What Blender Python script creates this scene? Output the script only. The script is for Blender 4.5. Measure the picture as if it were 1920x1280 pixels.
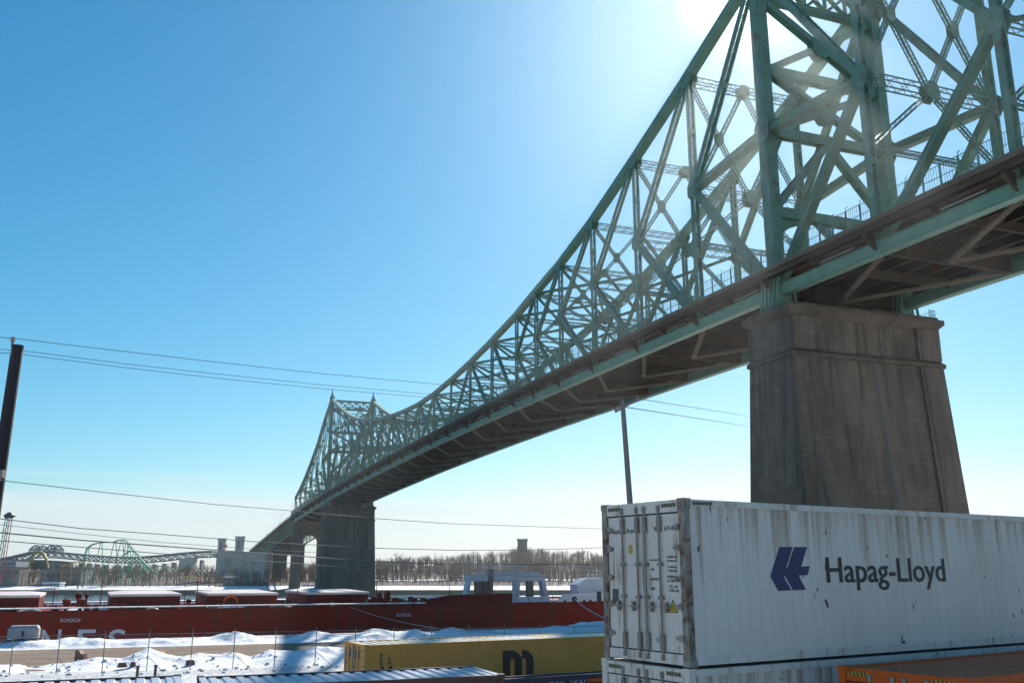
import bpy, bmesh, math, random
import numpy as np
from mathutils import Vector, Matrix
random.seed(7); rng = np.random.default_rng(11)
R = math.radians
S = bpy.context.scene
for o in list(bpy.data.objects): bpy.data.objects.remove(o)
COL = S.collection
# ------------------------------------------------------------------ camera, sky, sun, exposure
EYE = 7.16; FPX = 1740.0; PITCH = math.atan(428/1740.0)
cam = bpy.data.cameras.new('camera'); camo = bpy.data.objects.new('camera', cam); COL.objects.link(camo)
cam.sensor_width = 36; cam.lens = FPX/1920*36; cam.clip_start = 0.1; cam.clip_end = 12000
camo.location = (0, 0, EYE); camo.rotation_euler = (R(90)+PITCH, 0, 0); S.camera = camo
SUN_AZ = 16.0; SUN_EL = 33.5          # azimuth from +Y towards +X
W = bpy.data.worlds.new('World'); S.world = W; W.use_nodes = True
nt = W.node_tree; N = nt.nodes; L = nt.links; N.clear()
out = N.new('ShaderNodeOutputWorld'); bg = N.new('ShaderNodeBackground'); bg.inputs['Strength'].default_value = 0.115
sky = N.new('ShaderNodeTexSky'); sky.sky_type = 'NISHITA'; sky.sun_disc = False
sky.sun_elevation = R(SUN_EL); sky.sun_rotation = R(SUN_AZ); sky.air_density = 1.0; sky.dust_density = 0.2; sky.ozone_density = 2.2
tc = N.new('ShaderNodeTexCoord'); sep = N.new('ShaderNodeSeparateXYZ'); L.new(tc.outputs['Generated'], sep.inputs[0])
mp = N.new('ShaderNodeMapping'); mp.inputs['Scale'].default_value = (2.2, 2.2, 46); L.new(tc.outputs['Generated'], mp.inputs[0])
nz = N.new('ShaderNodeTexNoise'); nz.inputs['Scale'].default_value = 1.0; nz.inputs['Detail'].default_value = 4; L.new(mp.outputs[0], nz.inputs[0])
ma = N.new('ShaderNodeMath'); ma.operation = 'MULTIPLY_ADD'; ma.inputs[1].default_value = -0.062; L.new(nz.outputs[0], ma.inputs[0]); L.new(sep.outputs[2], ma.inputs[2])
mr = N.new('ShaderNodeMapRange'); mr.interpolation_type = 'SMOOTHSTEP'; L.new(ma.outputs[0], mr.inputs[0])
mr.inputs[1].default_value = 0.062; mr.inputs[2].default_value = 0.030; mr.inputs[3].default_value = 0.0; mr.inputs[4].default_value = 0.8
mx = N.new('ShaderNodeMix'); mx.data_type = 'RGBA'; L.new(mr.outputs[0], mx.inputs[0]); spc = N.new('ShaderNodeSeparateColor'); cmb = N.new('ShaderNodeCombineColor'); L.new(sky.outputs[0], spc.inputs[0])
for i_, (ex, mu) in enumerate(((1.7, .118), (1.02, .575), (.8, .98))):      # deep, cleaned blue of a clear winter sky
    pw_ = N.new('ShaderNodeMath'); pw_.operation = 'POWER'; pw_.inputs[1].default_value = ex; L.new(spc.outputs[i_], pw_.inputs[0])
    mu_ = N.new('ShaderNodeMath'); mu_.operation = 'MULTIPLY'; mu_.inputs[1].default_value = mu; L.new(pw_.outputs[0], mu_.inputs[0]); L.new(mu_.outputs[0], cmb.inputs[i_])
L.new(cmb.outputs[0], mx.inputs[6]); mx.inputs[7].default_value = (4.6, 5.15, 5.2, 1)
# the sun's aureole (thin high haze round the sun), part of the sky itself
sd = Vector((math.sin(R(SUN_AZ))*math.cos(R(SUN_EL)), math.cos(R(SUN_AZ))*math.cos(R(SUN_EL)), math.sin(R(SUN_EL))))
dp = N.new('ShaderNodeVectorMath'); dp.operation = 'DOT_PRODUCT'; L.new(tc.outputs['Generated'], dp.inputs[0]); dp.inputs[1].default_value = sd
cl = N.new('ShaderNodeMath'); cl.operation = 'MAXIMUM'; L.new(dp.outputs['Value'], cl.inputs[0]); cl.inputs[1].default_value = 0.0
p1 = N.new('ShaderNodeMath'); p1.operation = 'POWER'; L.new(cl.outputs[0], p1.inputs[0]); p1.inputs[1].default_value = 1300
p2 = N.new('ShaderNodeMath'); p2.operation = 'POWER'; L.new(cl.outputs[0], p2.inputs[0]); p2.inputs[1].default_value = 45
s1 = N.new('ShaderNodeMath'); s1.operation = 'MULTIPLY'; L.new(p1.outputs[0], s1.inputs[0]); s1.inputs[1].default_value = 16.0
s2 = N.new('ShaderNodeMath'); s2.operation = 'MULTIPLY_ADD'; L.new(p2.outputs[0], s2.inputs[0]); s2.inputs[1].default_value = .75; L.new(s1.outputs[0], s2.inputs[2])
sc_ = N.new('ShaderNodeVectorMath'); sc_.operation = 'SCALE'; sc_.inputs[0].default_value = (.93, 1, 1.0); L.new(s2.outputs[0], sc_.inputs['Scale'])
ad = N.new('ShaderNodeVectorMath'); ad.operation = 'ADD'; L.new(mx.outputs[2], ad.inputs[0]); L.new(sc_.outputs[0], ad.inputs[1])
L.new(ad.outputs[0], bg.inputs[0]); L.new(bg.outputs[0], out.inputs[0])
sl = bpy.data.lights.new('sun', 'SUN'); sl.energy = 5.0; sl.angle = R(0.53); sl.color = (1, .95, .87)
so = bpy.data.objects.new('sun', sl); COL.objects.link(so); so.rotation_euler = (-sd).to_track_quat('-Z', 'Y').to_euler(); so.location = (0, 0, 200)
S.view_settings.view_transform = 'Standard'; S.view_settings.look = 'None'; S.view_settings.gamma = 1
S.view_settings.exposure = 0.6; S.view_settings.use_curve_mapping = False
S.render.engine = 'CYCLES'

# ------------------------------------------------------------------ helpers
def put(o, label=None, cat=None, group=None, kind=None):
    if label: o['label'] = label
    if cat: o['category'] = cat
    if group: o['group'] = group
    if kind: o['kind'] = kind
    return o
def empty(name, loc, label, cat, group=None, rz=0.0):
    o = bpy.data.objects.new(name, None); COL.objects.link(o); o.location = loc; o.rotation_euler = (0, 0, rz); o.empty_display_size = .3
    return put(o, label, cat, group)
def linkmesh(name, me, mat=None, parent=None):
    if mat and not me.materials: me.materials.append(mat)
    o = bpy.data.objects.new(name, me); COL.objects.link(o)
    if parent: o.parent = parent
    return o
def copy_tree(o, parent=None):
    c = o.copy(); COL.objects.link(c)
    if parent: c.parent = parent
    for ch in list(o.children): copy_tree(ch, c)
    return c
class MB:
    def __init__(s, org=(0, 0, 0)): s.v = []; s.f = []; s.o = Vector(org)
    def raw(s, vs, fs):
        n = len(s.v); s.v += [tuple(Vector(p)-s.o) for p in vs]; s.f += [tuple(i+n for i in f) for f in fs]; return s
    def box(s, a, b):
        x0, y0, z0 = a; x1, y1, z1 = b
        return s.raw([(x0,y0,z0),(x1,y0,z0),(x1,y1,z0),(x0,y1,z0),(x0,y0,z1),(x1,y0,z1),(x1,y1,z1),(x0,y1,z1)],
                     [(3,2,1,0),(4,5,6,7),(0,1,5,4),(1,2,6,5),(2,3,7,6),(3,0,4,7)])
    def bar(s, p, q, y, wy, wz, oy=0., oz=0., caps=True):
        p = Vector(p); q = Vector(q); d = (q-p).normalized(); z = d.cross(y).normalized(); y = z.cross(d).normalized()
        vs = []
        for e in (p, q):
            c = e+y*oy+z*oz
            for a, b in ((-1,-1),(1,-1),(1,1),(-1,1)): vs.append(c+y*(a*wy/2)+z*(b*wz/2))
        fs = [(0,1,5,4),(1,2,6,5),(2,3,7,6),(3,0,4,7)]
        if caps: fs += [(3,2,1,0),(4,5,6,7)]
        return s.raw(vs, fs)
    def tube(s, pts, r, n=8, caps=True):
        pts = [Vector(p) for p in pts]; k = len(pts); rs = r if isinstance(r, (list, tuple)) else [r]*k
        vs = []; fs = []
        for i, p in enumerate(pts):
            d = (pts[min(i+1, k-1)]-pts[max(i-1, 0)]).normalized()
            u = d.cross(Vector((0, 0, 1)) if abs(d.z) < .95 else Vector((1, 0, 0))).normalized(); w = d.cross(u)
            for j in range(n):
                t = 2*math.pi*j/n; vs.append(p+u*(rs[i]*math.cos(t))+w*(rs[i]*math.sin(t)))
        for i in range(k-1):
            for j in range(n): fs.append((i*n+j, i*n+(j+1) % n, (i+1)*n+(j+1) % n, (i+1)*n+j))
        if caps: fs += [tuple(range(n-1, -1, -1)), tuple(range((k-1)*n, k*n))]
        return s.raw(vs, fs)
    def prism(s, poly, d):
        """poly: 3D points of a flat outline, d: extrusion vector"""
        n = len(poly); poly = [Vector(p) for p in poly]; d = Vector(d)
        return s.raw(poly+[p+d for p in poly], [tuple(range(n-1, -1, -1)), tuple(range(n, 2*n))]+[(i, (i+1) % n, (i+1) % n+n, i+n) for i in range(n)])
    def mesh(s, name):
        me = bpy.data.meshes.new(name); me.from_pydata(s.v, [], s.f); me.validate(); return me
    def build(s, name, mat, parent=None, smooth=False, fix=False):
        me = s.mesh(name)
        if fix:
            bm = bmesh.new(); bm.from_mesh(me); bmesh.ops.recalc_face_normals(bm, faces=bm.faces); bm.to_mesh(me); bm.free()
        if smooth: me.polygons.foreach_set('use_smooth', [True]*len(me.polygons))
        return linkmesh(name, me, mat, parent)

def mat(name, base, rough=.6, metal=0., var=None, vscale=1., vamt=.5, stretch=(1, 1, 1), rust=None, rscale=2., rlo=.55, rhi=.7, rstretch=None, bump=0., bscale=20., spec=None, coat=0.):
    m = bpy.data.materials.new(name); m.use_nodes = True; t = m.node_tree; n = t.nodes; l = t.links
    b = n['Principled BSDF']; b.inputs['Roughness'].default_value = rough; b.inputs['Metallic'].default_value = metal
    if spec is not None: b.inputs['Specular IOR Level'].default_value = spec
    if coat: b.inputs['Coat Weight'].default_value = coat
    c = n.new('ShaderNodeNewGeometry')
    def noise(scale, st, det=5):
        mp = n.new('ShaderNodeMapping'); mp.inputs['Scale'].default_value = st; l.new(c.outputs['Position'], mp.inputs[0])
        z = n.new('ShaderNodeTexNoise'); z.inputs['Scale'].default_value = scale; z.inputs['Detail'].default_value = det; z.inputs['Roughness'].default_value = .62
        l.new(mp.outputs[0], z.inputs[0]); return z
    src = None
    if var:
        z = noise(vscale, stretch); r = n.new('ShaderNodeMapRange'); r.inputs[1].default_value = .5-vamt/2; r.inputs[2].default_value = .5+vamt/2; l.new(z.outputs[0], r.inputs[0])
        x = n.new('ShaderNodeMix'); x.data_type = 'RGBA'; x.inputs[6].default_value = (*base, 1); x.inputs[7].default_value = (*var, 1); l.new(r.outputs[0], x.inputs[0]); src = x.outputs[2]
    if rust:
        z = noise(rscale, rstretch or (1, 1, 1), 7); r = n.new('ShaderNodeMapRange'); r.inputs[1].default_value = rlo; r.inputs[2].default_value = rhi; l.new(z.outputs[0], r.inputs[0])
        x = n.new('ShaderNodeMix'); x.data_type = 'RGBA'; l.new(r.outputs[0], x.inputs[0]); x.inputs[7].default_value = (*rust, 1)
        if src: l.new(src, x.inputs[6])
        else: x.inputs[6].default_value = (*base, 1)
        src = x.outputs[2]
    if src: l.new(src, b.inputs['Base Color'])
    else: b.inputs['Base Color'].default_value = (*base, 1)
    if bump:
        z = noise(bscale, stretch, 6); u = n.new('ShaderNodeBump'); u.inputs['Strength'].default_value = 1; u.inputs['Distance'].default_value = bump
        l.new(z.outputs[0], u.inputs['Height']); l.new(u.outputs[0], b.inputs['Normal'])
    return m

def ray(u, v):
    x = (u-960)/FPX; y = -(v-640)/FPX
    return Vector((x, math.cos(PITCH)-y*math.sin(PITCH), math.sin(PITCH)+y*math.cos(PITCH)))
def G(u, v, z=0.):
    d = ray(u, v); t = (z-EYE)/d.z; return Vector((d.x*t, d.y*t, z))
def D(u, v, Y):
    d = ray(u, v); t = Y/d.y; return Vector((d.x*t, Y, EYE+d.z*t))
FONT = {}
def text_mesh(txt, h, wscale=1., depth=.004, bold=0., space=1.):
    """flat lettering in the XY plane, cap height h, starting at the origin"""
    cu = bpy.data.curves.new('lettering', 'FONT'); cu.body = txt; cu.size = 1; cu.extrude = depth/(h/.69)/2; cu.offset = 0.; cu.space_character = space
    cu.resolution_u = 3
    ob = bpy.data.objects.new('lettering', cu); COL.objects.link(ob)
    dg = bpy.context.evaluated_depsgraph_get(); me = bpy.data.meshes.new_from_object(ob.evaluated_get(dg)); bpy.data.objects.remove(ob)
    if bold:
        n0 = len(me.vertices); co = [v.co.copy() for v in me.vertices]; fs = [tuple(p.vertices) for p in me.polygons]; V = []; F = []
        for q, (ox, oy) in enumerate(((0, 0), (-bold, 0), (bold, 0), (0, bold*.6), (0, -bold*.6))):
            V += [(c.x+ox, c.y+oy, c.z+q*depth*.12/(h/.69)) for c in co]; F += [tuple(a+q*n0 for a in f) for f in fs]
        me = bpy.data.meshes.new('lettering'); me.from_pydata(V, [], F)
    k = h/.69
    me.transform(Matrix.Diagonal((k*wscale, k, k, 1))); return me
def lettering(txt, h, at, xdir, updir, m, parent, wscale=1., depth=.004, bold=0., space=1., name='lettering', width=None):
    me = text_mesh(txt, h, wscale, depth, bold, space)
    x = Vector(xdir).normalized(); y = Vector(updir).normalized(); z = x.cross(y)
    if width:
        xs = [v.co.x for v in me.vertices]; me.transform(Matrix.Diagonal((width/(max(xs)-min(xs)), 1, 1, 1)))
    M = Matrix((x, y, z)).transposed().to_4x4(); M.translation = Vector(at); me.transform(M)
    me.materials.clear(); me.materials.append(m)
    return linkmesh(name, me, None, parent)

# ------------------------------------------------------------------ materials
GRN = mat('green_bridge_paint', (.18,.30,.22), .6, spec=.3, var=(.12,.21,.155), vscale=.7, vamt=.5, rust=(.14,.11,.075), rscale=.5, rlo=.55, rhi=.75)
GRND = mat('green_bridge_chord', (.22,.37,.27), .55, spec=.3, var=(.15,.26,.19), vscale=.4, vamt=.5, rust=(.12,.06,.035), rscale=.9, rlo=.62, rhi=.78)
UND = mat('rusty_floor_steel', (.12,.085,.055), .85, spec=.15, var=(.06,.055,.04), vscale=.5, rust=(.13,.06,.03), rscale=.8, rlo=.5, rhi=.7)
UNDL = mat('weathered_lateral_paint', (.30,.25,.18), .8, spec=.15, var=(.20,.16,.11), vscale=.8)
CONC = mat('deck_concrete', (.23,.17,.12), .95, spec=.1, var=(.14,.105,.08), vscale=.6)
ASPH = mat('deck_asphalt', (.06,.06,.06), .9)
def pier_mat():
    m = mat('pier_concrete', (.235,.18,.135), .95, spec=.1, var=(.14,.105,.08), vscale=.22, vamt=.35, stretch=(1,1,.35), rust=(.25,.20,.155), rscale=.45, rlo=.5, rhi=.75, rstretch=(1,1,1.2), bump=.05, bscale=2.5)
    t = m.node_tree; n = t.nodes; l = t.links; b = n['Principled BSDF']
    c = n.new('ShaderNodeTexCoord'); mp = n.new('ShaderNodeMapping'); mp.inputs['Scale'].default_value = (1.6, 1.6, .05); l.new(c.outputs['Object'], mp.inputs[0])
    z = n.new('ShaderNodeTexNoise'); z.inputs['Scale'].default_value = .9; z.inputs['Detail'].default_value = 6; l.new(mp.outputs[0], z.inputs[0])
    r = n.new('ShaderNodeMapRange'); r.inputs[1].default_value = .5; r.inputs[2].default_value = .68; r.inputs[4].default_value = .55; l.new(z.outputs[0], r.inputs[0])
    x = n.new('ShaderNodeMix'); x.data_type = 'RGBA'; src = b.inputs['Base Color'].links[0].from_socket
    l.new(r.outputs[0], x.inputs[0]); l.new(src, x.inputs[6]); x.inputs[7].default_value = (.06,.05,.045,1)
    # lift lines left by the courses
    sp = n.new('ShaderNodeSeparateXYZ'); l.new(c.outputs['Object'], sp.inputs[0])
    f = n.new('ShaderNodeMath'); f.operation = 'FRACT'; k = n.new('ShaderNodeMath'); k.operation = 'MULTIPLY'; k.inputs[1].default_value = 1/.75; l.new(sp.outputs[2], k.inputs[0]); l.new(k.outputs[0], f.inputs[0])
    g = n.new('ShaderNodeMapRange'); g.inputs[1].default_value = .90; g.inputs[2].default_value = .96; g.inputs[4].default_value = .38; l.new(f.outputs[0], g.inputs[0])
    y = n.new('ShaderNodeMix'); y.data_type = 'RGBA'; l.new(g.outputs[0], y.inputs[0]); l.new(x.outputs[2], y.inputs[6]); y.inputs[7].default_value = (.05,.045,.04,1)
    l.new(y.outputs[2], b.inputs['Base Color']); return m
PIER = pier_mat()
CAPM = mat('pier_cap_stone', (.21,.165,.12), .95, spec=.1, var=(.10,.075,.055), vscale=.5, bump=.03, bscale=3)
SNOW = mat('snow', (.90,.90,.90), .8, var=(.84,.85,.87), vscale=.8, bump=.10, bscale=2.6)
DSNOW = mat('dirty_snow', (.75,.76,.78), .85, var=(.36,.34,.31), vscale=2.2, vamt=.3, bump=.12, bscale=3)
ROADM = mat('brown_gravel_road', (.27,.20,.15), .95, spec=.1, var=(.19,.14,.105), vscale=.25, vamt=.5, stretch=(.35,1,1), rust=(.34,.28,.23), rscale=.6, rlo=.55, rhi=.75, bump=.03, bscale=6)
DIRTM = mat('island_ground', (.12,.085,.065), .95, var=(.085,.065,.05), vscale=.05, rust=(.78,.8,.83), rscale=.05, rlo=.64, rhi=.68, rstretch=(.35,1.6,1))
WATM = mat('river_water', (.03,.05,.06), .12, var=(.04,.07,.08), vscale=.05, bump=.15, bscale=.35)
WALLM = mat('shore_wall', (.34,.26,.17), .9, var=(.2,.15,.1), vscale=.3)
BARK = mat('bare_bark', (.12,.085,.07), .9, var=(.075,.055,.045), vscale=.6)
TWIG = mat('bare_twigs', (.27,.175,.125), .95, spec=.05, var=(.18,.13,.09), vscale=.08)
CEDAR = mat('evergreen_needles', (.04,.055,.03), .9)

# ------------------------------------------------------------------ the setting
SH_A = R(66.3); SE = Vector((math.sin(SH_A), math.cos(SH_A), 0)); SN = Vector((-math.cos(SH_A), math.sin(SH_A), 0))
H0 = Vector((-57.95, 109.31, 0))                       # a point on the ship's near side
QO = H0-SN*11.5                                         # quay edge
a0 = QO-SE*1500; a1 = QO+SE*1500
g = MB(); g.prism([a0+Vector((0,0,-7)), a1+Vector((0,0,-7)), (2500,-900,-7), (-2500,-900,-7)], (0,0,7)); put(g.build('ground', DSNOW, fix=True), kind='structure')
g = MB(); g.raw([(-6000,90,-5.5),(6000,90,-5.5),(6000,9000,-5.5),(-6000,9000,-5.5)], [(0,1,2,3)])
g.raw([tuple(QO-SE*1495+Vector((0,0,-5.51))), tuple(QO+SE*1495+Vector((0,0,-5.51))), (6000,-100,-5.51),(-6000,-100,-5.51)], []); put(g.build('water', WATM), kind='structure')
# road along the quay
r0 = G(0,1243); r1 = G(640,1227); rf0 = G(0,1207)
RA = R(70); RE = Vector((math.sin(RA), math.cos(RA), 0)); RN = Vector((-math.cos(RA), math.sin(RA), 0)); RO = Vector((-27.5, 77.5, 0))
p = RO
g = MB(); g.raw([p-RE*160+RN*-3+Vector((0,0,.02)), p+RE*150-RN*3+Vector((0,0,.02)), p+RE*150+RN*17.5+Vector((0,0,.02)), p-RE*160+RN*17.5+Vector((0,0,.02))], [(0,1,2,3)]); put(g.build('road', ROADM), kind='structure')

def hfield(name, f, x0, x1, nx, y0, y1, ny, O, ex, ey, m, kind='structure'):
    X, Y = np.meshgrid(np.linspace(x0, x1, nx), np.linspace(y0, y1, ny)); Z = f(X, Y)
    P = np.stack([O[0]+X*ex[0]+Y*ey[0], O[1]+X*ex[1]+Y*ey[1], Z], -1).reshape(-1, 3)
    i = np.arange(nx*ny).reshape(ny, nx); F = np.stack([i[:-1,:-1], i[:-1,1:], i[1:,1:], i[1:,:-1]], -1).reshape(-1, 4)
    me = bpy.data.meshes.new(name); me.from_pydata(P.tolist(), [], F.tolist()); me.polygons.foreach_set('use_smooth', [True]*len(me.polygons))
    o = linkmesh(name, me, m); put(o, kind=kind); return o
def rough(X, Y, seed, f0=.8, amp=.1, n=14):
    r = np.random.default_rng(seed); Z = np.zeros_like(X)
    for k in range(n):
        a = r.uniform(0, 6.28); f = f0*1.28**k; Z += amp*.80**k*np.sin(f*(X*np.cos(a)+Y*np.sin(a))+r.uniform(0, 6.28)+1.3*np.sin(.5*f*(X*np.sin(a)-Y*np.cos(a))+k))
    return Z
def lump(X, Y, seed, n, lx, ly, amp, w):
    r = np.random.default_rng(seed); Z = np.zeros_like(X)
    for _ in range(n):
        cx = r.uniform(*lx); cy = r.uniform(*ly); a = amp*r.uniform(.4, 1); s = w*r.uniform(.5, 1.5)
        Z += a*np.exp(-(((X-cx)/s)**2+((Y-cy)/(s*.6))**2))
    return Z
# foreground snow piled between fence and road: crest points picked along the ridge
FO = G(105,1262); FD = (G(607,1248)-FO); FD.z = 0; FD.normalize(); FN = Vector((-FD.y, FD.x, 0))
crest = [(-40,1243),(0,1244),(70,1248),(130,1239),(180,1229),(228,1233),(276,1213),(335,1229),(375,1222),(450,1224),(470,1228),(505,1215),(560,1218),(590,1210),(640,1213),(700,1216),(760,1216)]
cx, cz = [], []
for u, v in crest:
    q = FO+FN*5.5; d = ray(u, v); t = (q.x*FN.x+q.y*FN.y)/(d.x*FN.x+d.y*FN.y); h = EYE+d.z*t; pt = d*t
    cx.append((pt.x-FO.x)*FD.x+(pt.y-FO.y)*FD.y); cz.append(max(h, .05))
def mound(X, Y):
    base = np.interp(X, cx, cz)
    fr = np.where(Y < 5.5, np.clip((Y-.3)/5.2, 0, 1)**1.15, np.clip((9.-Y)/3.5, 0, 1)**1.3)
    return -.05+base*fr+fr*rough(X, Y, 5, 1.1, .045)+.10*fr*np.sin(X*2.1+np.sin(Y*1.7)*1.5)*np.sin(Y*2.+X*.4)*(Y < 5)+lump(X, Y, 3, 150, (-30, 60), (.8, 5.), .12, .8)*(Y<5.4)*fr
hfield('snow_bank', mound, -45, 62, 800, 0, 9.2, 80, FO, FD, FN, SNOW, 'stuff')
# tyre tracks along the road and chunks of ploughed snow
TRK = mat('packed_track', (.19,.14,.11), .9, spec=.1, var=(.30,.25,.21), vscale=.9, vamt=.3, stretch=(.4,1.,1))
for k, (n_, w_) in enumerate(((1.2,.35),(3.0,.35),(6.1,.4),(8.0,.4),(11.6,.3),(13.3,.35))):
    V = []; F = []
    for i in range(161):
        t = -150+i*1.8; o_ = .5*math.sin(t*.06+k)+.15*math.sin(t*.23+k*2)
        for sg in (-1, 1): q = RO+RE*t+RN*(n_+o_+sg*w_/2); V.append((q.x, q.y, .026+.0015*k))
        if i: F.append((2*i-2, 2*i, 2*i+1, 2*i-1))
    g = MB(); g.raw(V, F); put(g.build('tyre_track', TRK), kind='structure')
rc_ = random.Random(4); g = MB()
for i in range(420):
    t = rc_.uniform(-30, 45); n_ = rc_.uniform(-3.5, 6.5); c = FO+FD*t+FN*n_; hz_ = float(mound(np.array([t]), np.array([n_]))[0]) if n_ > 0 else 0.; r_ = rc_.uniform(.05, .22)
    q = [(c.x+r_*rc_.uniform(.6,1.2)*math.cos(a), c.y+r_*rc_.uniform(.6,1.2)*math.sin(a)) for a in (0, 1.26, 2.5, 3.77, 5.0)]
    g.raw([(x, y, hz_-.05) for x, y in q]+[(c.x+(x-c.x)*.6, c.y+(y-c.y)*.6, hz_+r_*rc_.uniform(.5, .9)) for x, y in q], [(5,6,7,8,9)]+[(j, (j+1) % 5, (j+1) % 5+5, j+5) for j in range(5)])
put(g.build('snow_chunks', DSNOW), kind='stuff')
# second bank along the quay edge
BO = RO+RN*17.0
def bank2(X, Y):
    e = np.clip(Y/1.8, 0, 1)*np.clip((7.5-Y)/2.5, 0, 1)
    return -.03+e*(.16+lump(X, Y, 9, 210, (-140, 120), (1.5, 6.), .40, 2.1)+rough(X, Y, 6, .9, .07))
hfield('snow_bank', bank2, -120, 110, 1200, 0, 7.5, 44, BO, RE, RN, SNOW, 'stuff')
# a yard strip of cleaner snow between road bank and quay
# island across the river: shore wall, snow and wooded slope
def isl(X, Y):
    t = np.clip((Y-520)/60, 0, 1); hill = np.clip((Y-620)/200, 0, 1)
    side = 1/(1+np.exp(-(X+95)/28.))
    return -3.3+t*3.2+hill*(4+9.5*side)+1.2*np.sin(X*.02+1)*hill+.6*np.sin(X*.11+Y*.05)*t*.4
hfield('island', isl, -1500, 1500, 260, 516, 1700, 130, (0,0), (1,0), (0,1), DIRTM)
g = MB(); g.box((-1500,513.5,-7),(1500,516.2,-3.35)); put(g.build('embankment', WALLM), kind='structure')
hfield('snow_field', lambda X, Y: isl(X, Y)+.12, -1500, 1500, 200, 517, 548, 12, (0,0), (1,0), (0,1), SNOW)
hfield('path', lambda X, Y: isl(X, Y)+.5, -110, 600, 80, 622, 632, 4, (0,0), (1,0), (0,1), SNOW)

# ------------------------------------------------------------------ the great bridge
AZ = -.3576; BA = Vector((math.sin(AZ), math.cos(AZ), 0)); BB = Vector((math.cos(AZ), -math.sin(AZ), 0)); BN0 = Vector((33.43, 111.82, 0)); BW = 19.28
UP = Vector((0, 0, 1))
def zd(s):
    return 44-6.4e-5*(s-90)**2 if s < 470 else 44-6.4e-5*380**2-(s-470)*.062
def bp(s, c, rel): return BN0+BA*s+BB*c+UP*(zd(s)+rel)
bridge = empty('cantilever_bridge', BN0, 'long green steel cantilever truss bridge with spired towers crossing over the river from upper right', 'bridge')
def bmb(): return MB(BN0)
NTRI = 0
def member(name, p, q, wy, wz, style, m=GRN, y=None, pitch=None, bw=.09, parent=bridge):
    """box / laced (two solid webs, lacing between) / quad (four angles, lacing on all faces)"""
    p = Vector(p); q = Vector(q); y = BB if y is None else y
    g = bmb(); ln = (q-p).length; d = (q-p)/ln; z = d.cross(y).normalized(); y = z.cross(d).normalized()
    if style == 'box':
        g.bar(p, q, y, wy, wz)
        for a in (-1, 1):
            for b in (-1, 1): g.bar(p, q, y, .12, .05, a*(wy/2+.03), b*(wz/2-.10))
            g.bar(p, q, y, wy+.16, .045, 0, a*(wz/2+.02))
    elif style == 'laced':
        for a in (-1, 1):
            g.bar(p, q, y, .07, wz, a*wy/2)
            for b in (-1, 1): g.bar(p, q, y, .15, .05, a*(wy/2-.09), b*(wz/2-.03))
        n = max(3, int(ln/(pitch or wy*.95)))
        for b in (-1, 1):
            for i in range(n):
                s0 = p+d*(ln*i/n); s1 = p+d*(ln*(i+1)/n); k = 1 if (i+(b > 0)) % 2 else -1
                g.bar(s0+y*(k*(wy/2-.05))+z*(b*wz/2), s1-y*(k*(wy/2-.05))+z*(b*wz/2), y, bw*.9, .02, caps=False)
        # batten plates
        for t in (0.03, .5, .97):
            c = p+d*(ln*t)
            for b in (-1, 1): g.bar(c-d*.45, c+d*.45, y, wy, .03, 0, b*(wz/2+.03))
    else:
        for a in (-1, 1):
            for b in (-1, 1): g.bar(p, q, y, .13, .13, a*(wy/2-.06), b*(wz/2-.06))
        n = max(3, int(ln/(pitch or max(wy, wz)*.9)))
        for k in (-1, 1):
            for i in range(n):
                s0 = p+d*(ln*i/n); s1 = p+d*(ln*(i+1)/n); f = 1 if i % 2 else -1
                g.bar(s0+y*(f*(wy/2-.05))+z*k*wz/2, s1-y*(f*(wy/2-.05))+z*k*wz/2, y, bw, .03, caps=False)
                g.bar(s0+z*(f*(wz/2-.05))+y*k*wy/2, s1-z*(f*(wz/2-.05))+y*k*wy/2, y, .03, bw, caps=False)
    return g.build(name, m, parent)
def plate(c, n, r1, r2, th, up=UP, name='gusset_plate', m=GRN, parent=bridge):
    """octagonal plate centred on c, normal n, half sizes r1 (sideways) r2 (up)"""
    n = Vector(n).normalized(); x = up.cross(n).normalized(); yv = n.cross(x); pts = []
    for a, b in ((-1,-.5),(-.5,-1),(.5,-1),(1,-.5),(1,.5),(.5,1),(-.5,1),(-1,.5)): pts.append(c+x*(a*r1)+yv*(b*r2)-n*(th/2))
    g = bmb(); g.prism(pts, n*th); return g.build(name, m, parent)

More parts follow.
